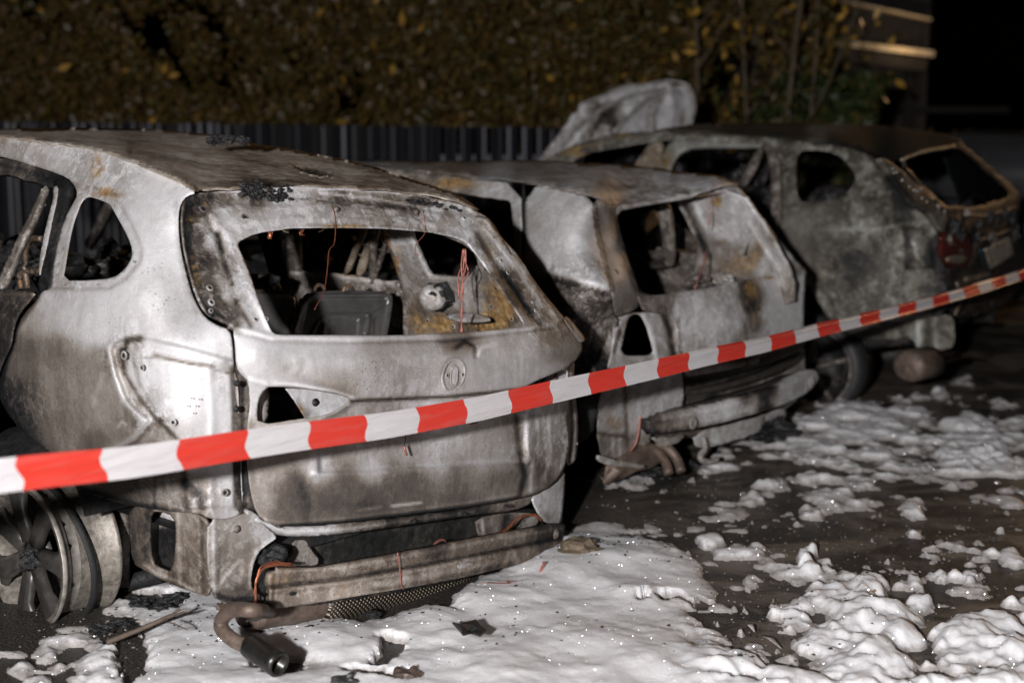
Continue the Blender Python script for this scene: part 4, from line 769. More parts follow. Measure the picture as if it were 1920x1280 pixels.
# ================================================================== CAR 2: burnt hatchback in the middle
B = Frame(.864, 6.35, 48)
hat = empty('burnt_hatchback', B)
tag(hat, 'burnt-out hatchback in the middle with a scorched flat tailgate and loose front bumper bar', 'car', 'row of burnt-out parked cars')
st2 = M['steel']
r2 = [(985, 344, 'v', .60), (1110, 366, 'v', .60), (782, 322, 'v', .60), (1145, 392, 'u', .30), (1386, 350, 'u', .28), (1260, 372, 'u', .30), (1342, 330, 'v', -.58), (1214, 313, 'v', -.58), (1032, 302, 'v', -.58), (733, 306, 'u', 2.3), (1290, 323, 'v', -.58), (900, 302, 'u', 2.4)]
panel('roof', B, [(640, 302), (782, 321), (870, 328), (985, 343), (1058, 354), (1110, 365), (1118, 372), (1145, 388), (1200, 380), (1257, 370), (1320, 358), (1370, 349), (1388, 350), (1371, 340), (1342, 329), (1292, 323), (1214, 312), (1136, 306), (1032, 300), (980, 301), (880, 301), (733, 303), (640, 300)], r2, st2, hat, axis=(0, 0, 1), step=6, tone=.4, wob=1,
    rel=[('noise', .014, 90, 5), ('noise', .004, 24, 8), ('groove', [(985, 346), (1058, 357), (1110, 368)], 4, -.006, -.3), ('groove', [(1120, 374), (1200, 352), (1290, 345), (1390, 348)], 6, .006, .2), ('groove', [(1125, 340), (1180, 346), (1260, 350), (1300, 362)], 6, -.008, -.2)],
    tones=[(800, 310, 0.66, 50), (930, 308, 0.93, 30), (990, 318, 0.61, 30), (1050, 325, 0.73, 30), (1120, 330, 0.81, 40), (1090, 350, 0.91, 25), (1180, 330, 0.73, 30), (1180, 372, 0.61, 30), (1250, 345, 0.76, 40), (1330, 345, 0.81, 30), (870, 318, 0.61, 30), (1000, 340, 0.91, 20)],
    rust=[(1240, 348, 50, 6, .35), (900, 312, 80, 8, .4)], grit=.9)
s2 = [(782, 322, 'v', .60), (985, 345, 'v', .61), (1110, 366, 'v', .61), (985, 530, 'v', .80), (1146, 545, 'v', .76), (1060, 600, 'v', .84), (1140, 600, 'u', .05), (1125, 780, 'v', .80), (1180, 850, 'u', .06), (900, 372, 'v', .63), (1156, 395, 'u', .29), (1198, 545, 'u', .07), (1000, 800, 'v', .84), (780, 500, 'v', .80), (1170, 470, 'u', .17), (1130, 380, 'v', .60)]
sB = Surf(B, s2)
panel('side_panel', B, [(985, 345), (1058, 356), (1110, 368), (1116, 420), (1132, 490), (1147, 545), (1150, 590), (1162, 600), (1158, 650), (1140, 700), (1120, 760), (1112, 820), (1060, 840), (1000, 840), (960, 760), (960, 640), (975, 560), (985, 470)], s2, st2, hat, surf=sB, step=6, tone=.6, grit=.35, grits=[(1110, 580, 1.6, 50), (1130, 640, 1.6, 40)],
    rel=[('groove', [(1030, 505), (1060, 515), (1146, 540)], 7, .010, .2), ('groove', [(1025, 520), (1060, 530), (1146, 552)], 6, -.008, -.3), ('groove', [(1036, 500), (1030, 515)], 5, -.006, -.3), ('noise', .004, 60, 3)],
    tones=[(1040, 400, 0.85, 50), (1060, 470, 0.87, 40), (1110, 500, 0.87, 30), (1000, 430, 0.73, 30), (1050, 560, 0.26, 30), (1110, 575, 0.47, 25), (1120, 620, 0.43, 30), (1000, 600, 0.14, 50), (1060, 700, 0.10, 60), (1140, 640, 0.63, 15)])  # dark tones low and left paint in the near car's cast shadow
panel('shutline', B, [(977, 344), (985, 345), (986, 450), (986, 560), (978, 560), (979, 450)], s2, M['darker'], hat, surf=sB, step=6, lift=-.006)
panel('front_pillar_panel', B, [(600, 300), (782, 322), (870, 333), (976, 345), (978, 450), (974, 520), (966, 470), (960, 400), (958, 376), (930, 370), (884, 366), (860, 360), (780, 345), (640, 325)], s2, st2, hat, surf=sB, step=6, tone=.5, thick=.02, wob=1.5, rel=[('noise', .01, 40, 4)],
    tones=[(930, 355, 0.88, 25), (860, 345, 0.58, 25), (960, 420, 0.73, 25), (800, 330, 0.53, 30), (968, 360, 0.78, 14)], rust=[(860, 345, 70, 14, 1.0)])
panel('rear_pillar', B, [(1112, 368), (1145, 388), (1160, 384), (1156, 395), (1158, 420), (1172, 471), (1186, 510), (1200, 546), (1206, 560), (1195, 580), (1160, 594), (1152, 590), (1147, 545), (1132, 490), (1117, 420)], s2, st2, hat, surf=sB, step=5, tone=.5, thick=.02, grit=.4,
    rel=[('groove', [(1116, 380), (1120, 420), (1136, 490), (1150, 545)], 4, -.012, -.35), ('groove', [(1150, 400), (1165, 470), (1192, 545)], 4, -.008, -.3), ('groove', [(1132, 385), (1142, 440), (1165, 520)], 6, .008, .15)], tones=[(1135, 400, 0.63, 20), (1150, 480, 0.73, 20), (1168, 540, 0.73, 20), (1180, 575, 0.53, 20)])
bolt(sB, 1156, 510, 5, hat, 'bolt', 'beige')
HT = [(1118, 372), (1145, 386), (1200, 378), (1257, 368), (1320, 356), (1370, 348), (1387, 350), (1404, 375), (1423, 401), (1445, 428), (1466, 452), (1484, 475), (1500, 494), (1514, 508), (1510, 524), (1508, 600), (1507, 650), (1490, 662), (1420, 682), (1330, 700), (1278, 706), (1272, 640), (1262, 592), (1230, 588), (1206, 584), (1196, 560), (1180, 500), (1160, 430), (1150, 396)]
h2 = [(1150, 392, 'u', .29), (1386, 350, 'u', .27), (1260, 370, 'u', .30), (1200, 550, 'u', .06), (1340, 536, 'u', .03), (1514, 508, 'u', .09), (1275, 700, 'u', .02), (1400, 680, 'u', -.02), (1507, 650, 'u', .06), (1440, 428, 'u', .18), (1175, 470, 'u', .18), (1400, 600, 'u', -.01), (1280, 600, 'u', .02)]
hS = Surf(B, h2)
HW = [(1156, 396), (1200, 388), (1257, 378), (1320, 368), (1369, 359), (1384, 378), (1406, 405), (1430, 440), (1450, 475), (1468, 506), (1420, 519), (1341, 537), (1290, 545), (1240, 553), (1212, 552), (1198, 541), (1186, 508), (1172, 466), (1160, 425)]
panel('tailgate', B, HT, h2, st2, hat, holes=[HW], surf=hS, step=5, tone=.66, wob=1, grit=.6,
    rel=[('groove', [(1145, 392), (1257, 373), (1369, 354)], 4, .012, .15), ('groove', [(1152, 400), (1170, 460), (1198, 545)], 4, -.010, -.4), ('groove', [(1375, 362), (1410, 402), (1440, 450), (1478, 505)], 3.5, -.014, -.5), ('groove', [(1388, 360), (1440, 430), (1500, 500)], 4, .006, .15),
         ('groove', [(1200, 556), (1240, 559), (1341, 543), (1470, 514), (1512, 506)], 4, .006, -.05), ('blob', 1415, 580, 0, 16, 40, -.006, -.2), ('groove', [(1272, 600), (1279, 700)], 4, -.006, -.2), ('noise', .004, 70, 4), ('noise', .0015, 20, 4),
         ('area', [(1290, 694), (1400, 676), (1500, 650), (1500, 640), (1400, 662), (1290, 684)], -.01, 5, -.3)],
    tones=[(1200, 385, 0.63, 25), (1300, 366, 0.75, 30), (1365, 356, 0.79, 25), (1420, 390, 0.79, 15), (1470, 460, 0.83, 15), (1495, 500, 0.63, 10), (1165, 420, 0.19, 8), (1185, 480, 0.53, 8), (1230, 572, 0.43, 25), (1290, 590, 0.85, 25), (1330, 600, 0.93, 30), (1320, 560, 0.73, 20), (1300, 650, 0.73, 20), (1360, 640, 0.79, 20), (1370, 580, 0.75, 15), (1410, 560, 0.26, 16), (1415, 610, 0.53, 12), (1440, 640, 0.79, 20), (1470, 560, 0.99, 30), (1480, 620, 0.97, 25), (1390, 650, 0.55, 15), (1350, 560, 0.83, 20)],
    rust=[(1405, 545, 18, 26, .8), (1418, 590, 8, 20, .7), (1330, 366, 60, 6, .8), (1440, 520, 20, 5, .9)])
for x, y in [(1340, 362), (1361, 361)]: lump('drip', B.P(x, y, 'u', .28), .012, M['beige'], hat, B, x)
# lamp opening, left rear corner
lc = [(1140, 600, 'u', .07), (1250, 600, 'u', .04), (1150, 850, 'u', .10), (1250, 850, 'u', .05), (1110, 780, 'v', .80)]
lS = Surf(B, lc)
LO = [(1163, 664), (1170, 630), (1178, 600), (1188, 588), (1202, 590), (1212, 612), (1220, 640), (1228, 664), (1195, 668)]
panel('rear_corner_panel', B, [(1150, 592), (1200, 584), (1262, 590), (1274, 640), (1280, 706), (1284, 760), (1262, 790), (1220, 812), (1218, 835), (1180, 838), (1170, 856), (1130, 866), (1118, 800), (1120, 740), (1136, 700), (1150, 650)], lc, st2, hat, holes=[LO], surf=lS, step=4, wob=2, tone=.6,
    rel=[('groove', [(1208, 590), (1222, 620), (1240, 700)], 5, .010, .2), ('groove', [(1245, 590), (1256, 620), (1266, 680)], 6, -.014, -.55), ('groove', [(1150, 640), (1160, 610), (1175, 590)], 4, .008, .2), ('groove', [(1162, 620), (1152, 660)], 4, -.010, -.4), ('blob', 1152, 752, 0, 16, 24, -.02, -.6), ('blob', 1197, 735, 0, 5, 9, -.02, -.7), ('blob', 1197, 762, 0, 5, 9, -.02, -.8),
         ('groove', [(1172, 720), (1178, 860)], 4, -.01, -.3), ('groove', [(1120, 812), (1170, 818)], 4, -.008, -.3), ('groove', [(1150, 822), (1152, 862)], 3, .006, .2), ('groove', [(1162, 822), (1164, 862)], 3, .006, .2), ('noise', .008, 30, 4)],
    tones=[(1225, 620, 0.75, 15), (1240, 650, 0.68, 12), (1270, 640, 0.83, 8), (1160, 600, 0.63, 15), (1165, 680, 0.73, 20), (1200, 680, 0.73, 20), (1250, 730, 0.83, 25), (1210, 780, 0.85, 25), (1185, 740, 0.73, 15), (1145, 790, 0.73, 20), (1135, 840, 0.55, 20), (1165, 840, 0.63, 15), (1200, 825, 0.53, 15)], rust=[(1150, 790, 20, 20, .5), (1240, 800, 15, 10, .6)])
tube('tail_lamp_cable', spline([B.P(1137, 748, 'u', .04), B.P(1140, 762, 'u', .03), B.P(1150, 774, 'u', .03), B.P(1169, 773, 'u', .05)], 6), .008, plain('orange_cable', (.60, .20, .08), .5), hat, B, 10)
tube('copper_wire', spline([B.P(1201, 772, 'u', .03), B.P(1198, 805, 'u', .02), B.P(1192, 830, 'u', .02), B.P(1182, 846, 'u', .04)], 6), .004, M['copper_red'], hat, B, 8)
# rear lower body behind the bars
lw = [(1250, 700, 'u', .05), (1500, 650, 'u', .08), (1250, 830, 'u', .10), (1500, 760, 'u', .10), (1380, 760, 'u', .06)]
panel('rear_panel', B, [(1258, 690), (1330, 690), (1420, 670), (1508, 640), (1512, 696), (1504, 720), (1490, 760), (1420, 790), (1330, 815), (1250, 826), (1216, 812), (1222, 770), (1256, 740)], lw, st2, hat, step=5, wob=1, tone=.4,
    rel=[('noise', .012, 40, 4), ('groove', [(1270, 735), (1340, 722), (1420, 702), (1505, 665)], 5, .014, .15), ('area', [(1268, 746), (1350, 740), (1360, 764), (1268, 776)], -.02, 6, -.2)],
    tones=[(1300, 705, 0.16, 30), (1400, 690, 0.12, 30), (1470, 675, 0.16, 25), (1300, 740, 0.53, 20), (1380, 745, 0.29, 25), (1430, 720, 0.68, 20), (1480, 705, 0.79, 20), (1500, 670, 0.83, 12), (1270, 760, 0.75, 14), (1350, 765, 0.14, 15), (1300, 790, 0.43, 20), (1240, 730, 0.83, 15)])
def bar(name, top, bot, u0, u1, uc, m, thick=.05, tone=.4, tones=(), rel=(), rust=(), wob=.5):
    a, b = top[0], top[-1]; c = [(a[0], a[1], 'u', u0), (b[0], b[1], 'u', u1), (bot[0][0], bot[0][1], 'u', u0), (bot[-1][0], bot[-1][1], 'u', u1)]
    mt, mb = top[len(top) // 2], bot[len(bot) // 2]; c += [(mt[0], mt[1], 'u', uc), (mb[0], mb[1], 'u', uc)]
    return panel(name, B, top + bot[::-1], c, m, hat, step=4, thick=thick, tone=tone, tones=tones, rel=rel, rust=rust, wob=wob)
M['gloss'] = plain('glossy_melted_black', (.045, .040, .036), .28, .1, 16, .6, .6, .008)
bar('melted_trim', [(1283, 700), (1340, 694), (1420, 674), (1480, 652), (1511, 632)], [(1290, 712), (1350, 706), (1430, 686), (1488, 664), (1512, 646)], .03, .05, -.01, M['gloss'])
bar('melted_trim', [(1262, 734), (1330, 728), (1420, 704), (1480, 676), (1508, 655)], [(1256, 744), (1335, 737), (1425, 713), (1486, 688), (1510, 668)], .03, .05, -.02, M['gloss'])
bb = bar('bumper_bar', [(1217, 784), (1260, 774), (1330, 762), (1400, 742), (1460, 722), (1505, 698), (1524, 691), (1536, 700)], [(1220, 815), (1270, 808), (1340, 796), (1400, 780), (1450, 765), (1480, 753), (1515, 736), (1536, 712)], -.06, -.03, -.13, st2,
    tone=.5, rel=[('groove', [(1218, 790), (1330, 770), (1400, 750), (1500, 712)], 3, .008, .1), ('groove', [(1225, 812), (1340, 792), (1450, 760)], 3, .006, -.2), ('noise', .004, 30, 4)],
    tones=[(1225, 795, 0.14, 15), (1250, 800, 0.48, 20), (1290, 790, 0.63, 18), (1330, 785, 0.88, 20), (1380, 770, 0.87, 20), (1410, 762, 0.83, 14), (1432, 762, 0.14, 12), (1450, 745, 0.43, 10), (1462, 750, 0.83, 12), (1490, 728, 0.87, 20), (1520, 708, 0.83, 15), (1400, 748, 0.12, 12), (1440, 732, 0.10, 12)])
bar('melted_trim', [(1255, 770), (1330, 754), (1420, 728), (1500, 696)], [(1250, 780), (1332, 765), (1425, 740), (1504, 708)], -.02, .0, -.06, M['gloss'])
for x, y in ((1300, 793), (1521, 716)):
    V, Fc = revolve([(.028, 0), (.020, .006), (.012, .0), (.0, -.002)], B.P(x, y, 'u', -.135 if x < 1400 else -.08), -B.f, 20); mesh('bar_eyelet', V, Fc, M['light'], bb, True, B)
bar('valance_strip', [(1300, 812), (1360, 798), (1420, 782), (1476, 762)], [(1308, 845), (1360, 830), (1420, 812), (1470, 790)], .03, .04, .0, st2, thick=.01, tone=.75, wob=3, rel=[('groove', [(1330, 805), (1336, 838)], 3, -.005, -.1), ('groove', [(1352, 800), (1358, 832)], 3, -.005, -.1), ('groove', [(1432, 780), (1436, 808)], 3, -.005, -.4)])
bar('valance_flap', [(1219, 818), (1260, 822), (1285, 812)], [(1237, 834), (1252, 838), (1280, 826)], .0, .0, -.01, st2, thick=.01, tone=.62, wob=3)
tube('valance_bracket', spline([B.P(1318, 820, 'u', .0), B.P(1322, 840, 'u', -.02), B.P(1312, 858, 'u', -.03), B.P(1330, 866, 'u', -.04), B.P(1345, 860, 'u', -.04)], 5), .014, M['light'], hat, B, 8)
tube('exhaust_pipe', spline([B.P(1215, 836, 'u', .1), B.P(1232, 846, 'u', .04), B.P(1248, 866, 'u', -.02), B.P(1254, 888, 'u', -.06)], 6), .022, M['exhaust'], hat, B, 14)
tube('exhaust_pipe', spline([B.P(1232, 832, 'u', .06), B.P(1254, 842, 'u', .0), B.P(1270, 862, 'u', -.04), B.P(1277, 884, 'u', -.08)], 6), .022, M['exhaust'], hat, B, 14)
panel('silencer', B, [(1130, 868), (1165, 860), (1195, 826), (1240, 838), (1248, 862), (1225, 876), (1200, 884), (1150, 884)], [(1130, 868, 'u', .1), (1195, 826, 'u', .08), (1248, 862, 'u', .06), (1150, 884, 'u', .05)], M['exhaust'], hat, thick=.12, step=5, wob=2, rel=[('noise', .03, 30, 2)])
panel('bent_strip', B, [(1122, 850), (1150, 862), (1190, 868), (1212, 872), (1210, 878), (1180, 876), (1140, 872), (1120, 862)], [(1122, 850, 'u', .02), (1212, 872, 'u', .0), (1210, 878, 'u', .0), (1120, 862, 'u', .02)], M['light'], hat, thick=.01, step=4, wob=2)
lump('burnt_debris', B.P(1430, 806, 'u', .05), .10, M['char'], hat, B, 4, (1.3, 1, .5), 4, 1.6)
lump('burnt_debris', B.P(1225, 700, 'u', .15), .10, M['char'], hat, B, 5)
# cabin of the hatchback seen through its rear window
i2 = [(1260, 370, 'v', -.58), (1369, 364, 'v', -.56), (1300, 540, 'v', -.72), (1470, 505, 'v', -.70), (1400, 430, 'v', -.64)]
i2S = Surf(B, i2)
panel('right_inner_side', B, [(1262, 362), (1385, 352), (1440, 430), (1490, 520), (1490, 580), (1280, 580), (1300, 520), (1310, 470), (1296, 430), (1276, 395)], i2, st2, hat, surf=i2S, step=5, thick=.02, wob=2, tone=.5,
    rel=[('noise', .02, 40, 3), ('noise', .008, 14, 3), ('groove', [(1285, 385), (1305, 430), (1325, 480)], 7, -.02, -.45), ('groove', [(1300, 380), (1318, 420)], 5, .01, .2), ('groove', [(1405, 420), (1440, 480), (1460, 505)], 4, .01, .2), ('blob', 1375, 460, 0, 30, 12, -.02, -.25)],
    tones=[(1280, 385, 0.73, 12), (1330, 400, 0.79, 20), (1370, 420, 0.87, 25), (1340, 370, 0.73, 15), (1400, 440, 0.73, 15), (1340, 470, 0.58, 20), (1330, 520, 0.53, 20), (1380, 500, 0.58, 25), (1440, 500, 0.73, 15), (1410, 480, 0.43, 12), (1360, 535, 0.19, 15)],
    rust=[(1345, 375, 10, 15, .9), (1380, 500, 50, 35, .7), (1350, 440, 10, 40, .6), (1420, 470, 10, 20, .7)])
panel('right_seatbelt_pillar', B, [(1228, 385), (1252, 380), (1262, 420), (1264, 500), (1244, 500), (1240, 430)], [(1228, 385, 'v', -.5), (1252, 380, 'v', -.52), (1262, 500, 'v', -.6), (1244, 500, 'v', -.6)], M['mid'], hat, step=6, thick=.03)
panel('seat_back', B, [(1202, 400), (1236, 392), (1244, 470), (1230, 520), (1212, 490)], [(1202, 400, 'u', 1.5), (1236, 392, 'u', 1.5), (1230, 500, 'u', 1.3), (1212, 490, 'u', 1.3)], M['dark'], hat, step=6, thick=.03)
panel('seat_back', B, [(1254, 440), (1290, 420), (1312, 470), (1300, 500), (1258, 490)], [(1254, 440, 'u', .9), (1290, 420, 'u', .9), (1300, 500, 'u', .8), (1258, 490, 'u', .8)], M['mid'], hat, step=6, thick=.03, rel=[('noise', .03, 20, 3)])
panel('parcel_shelf', B, [(1212, 490), (1296, 476), (1310, 486), (1220, 500)], [(1212, 490, 'u', .8), (1296, 476, 'u', .8), (1310, 486, 'u', .7), (1220, 500, 'u', .7)], M['gloss'], hat, step=6, thick=.02)
lump('burnt_interior_debris', B.P(1246, 474, 'u', .9), .05, M['mid'], hat, B, 3); lump('burnt_interior_debris', B.P(1310, 530, 'u', .3), .07, M['mid'], hat, B, 13); lump('burnt_interior_debris', B.P(1352, 525, 'u', .3), .06, M['light'], hat, B, 23)
tube('copper_wire', spline([B.P(1324, 470, 'u', .3), B.P(1318, 500, 'u', .25), B.P(1306, 530, 'u', .2), B.P(1302, 545, 'u', .2)], 5), .004, M['copper_red'], hat, B, 6)
tube('copper_wire', spline([B.P(1330, 365, 'u', .3), B.P(1332, 400, 'u', .28), B.P(1328, 430, 'u', .28)], 5), .003, M['copper_red'], hat, B, 6)
tube('copper_wire', spline([B.P(1412, 408, 'u', .2), B.P(1408, 440, 'u', .2), B.P(1396, 480, 'u', .2)], 5), .0035, M['dark'], hat, B, 6)
quadmesh('floor', [B.at(.12, .72, .34), B.at(.12, -.72, .34), B.at(2.8, -.72, .34), B.at(2.8, .72, .34)], M['darker'], hat, B)
hull('right_skin', [(.10, [(-.76, .96), (-.78, .92), (-.82, .7), (-.82, .5), (-.78, .25)]), (.6, [(-.78, .92), (-.80, .88), (-.85, .7), (-.85, .5), (-.82, .22)]), (3.2, [(-.80, .88), (-.82, .84), (-.85, .7), (-.85, .5), (-.82, .22)]), (3.8, [(-.7, .8), (-.74, .76), (-.78, .66), (-.78, .5), (-.74, .25)])], M['mid'], hat, B)
hull('left_skin', [(.9, [(.80, .90), (.85, .7), (.85, .5), (.82, .25)]), (3.2, [(.80, .88), (.85, .7), (.85, .5), (.82, .25)]), (3.8, [(.7, .8), (.78, .66), (.78, .5), (.74, .25)])], M['dark'], hat, B)
hull('bonnet', [(2.9, [(.74, .92), (.4, .95), (-.4, .95), (-.74, .92)]), (3.6, [(.70, .82), (.4, .86), (-.4, .86), (-.70, .82)]), (3.85, [(.6, .70), (.3, .74), (-.3, .74), (-.6, .70)]), (3.88, [(.66, .3), (.3, .3), (-.3, .3), (-.66, .3)])], M['mid'], hat, B)
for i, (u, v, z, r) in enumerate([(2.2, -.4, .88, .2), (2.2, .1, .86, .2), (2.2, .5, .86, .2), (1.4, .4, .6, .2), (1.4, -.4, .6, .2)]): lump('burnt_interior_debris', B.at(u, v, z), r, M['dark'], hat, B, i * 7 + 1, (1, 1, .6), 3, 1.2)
for v0 in (.58, -.58): tube('windscreen_pillar', [B.at(2.3, v0, 1.27), B.at(2.95, v0 * 1.25, .93)], .03, M['mid'], hat, B, 8)

def simple_wheel(fr, c, R, parent, n=5, w_=.2):
    wh = bpy.data.objects.new('wheel', None); COL.objects.link(wh); wh.parent = parent; wh.location = tuple(fr.local(c)[0])
    wf = Frame(0, 0, 0); wf.O = np.asarray(c); wf.f, wf.l = fr.f, fr.l
    V, Fc = revolve([(R * .78, 0), (R * .86, .008), (R, -.02), (R, -w_), (R * .8, -w_ - .01)], c, fr.l, 40); mesh('tyre', V, Fc, M['rubber'], wh, True, wf)
    V, Fc = revolve([(R * .80, .0), (R * .77, .004), (R * .73, -.004), (R * .70, -.06), (R * .2, -.07), (R * .16, -.02), (.001, -.015)], c, fr.l, 40); mesh('rim', V, Fc, M['dark'], wh, True, wf)
    V, Fc = revolve([(R * .80, .001), (R * .785, .008), (R * .76, .001)], c, fr.l, 40); mesh('rim_lip', V, Fc, M['mid'], wh, True, wf)
    for i in range(n):
        a = 2 * math.pi * i / n; d = math.cos(a) * fr.z + math.sin(a) * fr.f
        tube('spoke', [c + d * R * .12 + fr.l * -.02, c + d * R * .72 + fr.l * -.008], [R * .12, R * .09], M['mid'], wh, wf, 8, flat=.5)
simple_wheel(B, B.at(.62, .80, .25), .26, hat); simple_wheel(B, B.at(.62, -.64, .25), .26, hat)
simple_wheel(B, B.at(3.1, .80, .25), .26, hat); simple_wheel(B, B.at(3.1, -.62, .25), .26, hat)
simple_wheel(A, A.at(3.45, .86, .28), .30, suv); simple_wheel(A, A.at(3.45, -.66, .26), .28, suv); simple_wheel(A, A.at(.85, -.66, .22), .24, suv)

# ================================================================== CAR 3: scorched family car on the right, bonnet up
C3 = Frame(2.8, 8.41, 60)
fam = empty('scorched_family_car', C3)
tag(fam, 'half burnt grey car on the right, bonnet up, tailgate and number plate still on', 'car', 'row of burnt-out parked cars')
g3 = M['steel3']
r3 = [(1214, 244, 'v', .58), (1420, 258, 'v', .60), (1580, 285, 'v', .62), (1650, 297, 'v', .62), (1690, 300, 'u', .2), (1805, 266, 'u', .12), (1371, 230, 'v', -.3), (1597, 231, 'v', -.5), (1737, 244, 'v', -.6), (1292, 235, 'v', .0)]
panel('roof', C3, [(1210, 246), (1260, 247), (1340, 250), (1450, 256), (1540, 264), (1600, 276), (1640, 292), (1656, 300), (1690, 299), (1730, 284), (1775, 274), (1806, 270), (1800, 260), (1770, 250), (1737, 244), (1659, 234), (1597, 231), (1512, 228), (1440, 231), (1371, 230), (1292, 235)], r3, g3, fam, axis=(0, 0, 1), step=6, tone=.2, rel=[('noise', .01, 60, 4)],
    tones=[(1300, 240, 0.40, 40), (1400, 238, 0.23, 40), (1530, 236, 0.60, 20), (1580, 234, 0.60, 18), (1620, 260, 0.06, 40), (1700, 260, 0.06, 40), (1480, 250, 0.15, 30), (1760, 268, 0.08, 20)])
s3 = [(1214, 246, 'v', .58), (1420, 262, 'v', .61), (1580, 288, 'v', .64), (1650, 298, 'v', .64), (1470, 390, 'v', .82), (1620, 400, 'v', .82), (1749, 414, 'v', .78), (1560, 620, 'v', .86), (1790, 600, 'v', .82), (1420, 560, 'v', .86), (1030, 300, 'v', .78), (1260, 330, 'v', .72), (1690, 500, 'v', .84), (1600, 340, 'v', .74)]
s3S = Surf(C3, s3)
QW3 = [(1494, 284), (1525, 281), (1557, 285), (1580, 297), (1596, 316), (1606, 333), (1598, 350), (1580, 368), (1557, 375), (1520, 378), (1497, 378), (1492, 330)]
panel('side_panel', C3, [(1084, 270), (1149, 254), (1214, 247), (1300, 250), (1420, 256), (1540, 268), (1600, 278), (1648, 298), (1676, 340), (1697, 376), (1730, 396), (1752, 414), (1764, 440), (1774, 520), (1784, 590), (1700, 600), (1620, 606), (1560, 604), (1530, 560), (1500, 520), (1466, 470), (1462, 430), (1466, 390), (1466, 330), (1462, 290), (1440, 272), (1300, 262), (1240, 264), (1160, 276), (1090, 290)], s3, g3, fam, holes=[QW3], surf=s3S, step=6, tone=.42, wob=.8, grit=1.0, grits=[(1500, 430, .3, 40)],
    rel=[('groove', QW3 + QW3[:1], 6, -.012, .12), ('groove', [(1470, 392), (1560, 380), (1640, 375)], 5, .006, -.1), ('groove', [(1540, 430), (1650, 428), (1749, 415)], 7, .010, .12), ('groove', [(1550, 445), (1660, 450)], 8, -.006, -.05), ('area', [(1672, 430), (1700, 424), (1730, 430), (1748, 470), (1750, 505), (1725, 500), (1700, 500), (1680, 480), (1668, 450)], -.03, 6, -.05), ('groove', [(1700, 440), (1702, 500)], 4, -.02, -.5), ('groove', [(1710, 450), (1718, 480), (1748, 508)], 4, .012, .3),
         ('noise', .006, 60, 5), ('noise', .003, 18, 5), ('blob', 1605, 470, 0, 50, 20, -.004, -.12), ('soot_shade', [(1640, 290), (1680, 350), (1700, 378)], 14, -.35)],
    tones=[(1250, 255, 0.60, 30), (1350, 256, 0.65, 30), (1430, 262, 0.60, 25), (1480, 300, 0.52, 20), (1478, 360, 0.46, 20), (1560, 272, 0.55, 20), (1610, 300, 0.52, 16), (1620, 350, 0.56, 20), (1490, 410, 0.50, 30), (1560, 400, 0.44, 25), (1640, 390, 0.52, 25), (1570, 425, 0.60, 12), (1600, 440, 0.58, 20), (1680, 395, 0.28, 25), (1730, 410, 0.46, 15), (1530, 470, 0.40, 30), (1600, 490, 0.27, 30), (1650, 510, 0.50, 25), (1690, 460, 0.65, 14), (1720, 460, 0.60, 12), (1700, 520, 0.50, 20), (1760, 480, 0.09, 16), (1770, 560, 0.09, 16), (1640, 560, 0.55, 25), (1560, 570, 0.48, 25), (1720, 560, 0.60, 20), (1550, 530, 0.46, 20), (1740, 560, 0.28, 20)],
    rust=[(1545, 515, 20, 20, .5), (1340, 252, 60, 8, .6)])
panel('door_pillar', C3, [(1428, 268), (1452, 272), (1462, 300), (1464, 380), (1462, 430), (1446, 430), (1446, 340), (1440, 296)], s3, M['mid'], fam, surf=s3S, step=6, thick=.04, lift=.004, wob=1)
panel('door_sash', C3, [(1420, 278), (1430, 272), (1425, 300), (1408, 330), (1398, 348), (1386, 344), (1400, 312), (1414, 290)], s3, M['mid'], fam, surf=s3S, step=6, thick=.03)
panel('door_sash', C3, [(1438, 300), (1446, 300), (1440, 330), (1428, 348), (1424, 330)], s3, M['dark'], fam, surf=s3S, step=6, thick=.03)
panel('front_door_frame', C3, [(1262, 262), (1300, 263), (1430, 268), (1424, 276), (1300, 274), (1275, 284), (1262, 300), (1255, 325), (1240, 325), (1238, 300), (1248, 275)], s3, g3, fam, surf=s3S, step=6, thick=.04, tone=.5, rust=[(1250, 300, 15, 25, .8)], tones=[(1250, 300, 0.65, 20), (1350, 268, 0.72, 60)])
panel('windscreen_pillar', C3, [(1020, 301), (1050, 284), (1084, 268), (1149, 252), (1200, 246), (1240, 250), (1238, 262), (1180, 264), (1120, 276), (1080, 296), (1070, 308), (1020, 312)], s3, g3, fam, surf=s3S, step=6, thick=.05, tone=.5, wob=1.5, rel=[('noise', .01, 30, 2)], rust=[(1090, 280, 60, 16, 1.0), (1180, 256, 40, 8, .8)])
panel('front_pillar_inner', C3, [(1224, 262), (1244, 262), (1240, 300), (1252, 326), (1200, 322), (1186, 312), (1206, 284)], s3, M['beige'], fam, surf=s3S, step=6, thick=.03, lift=-.05)
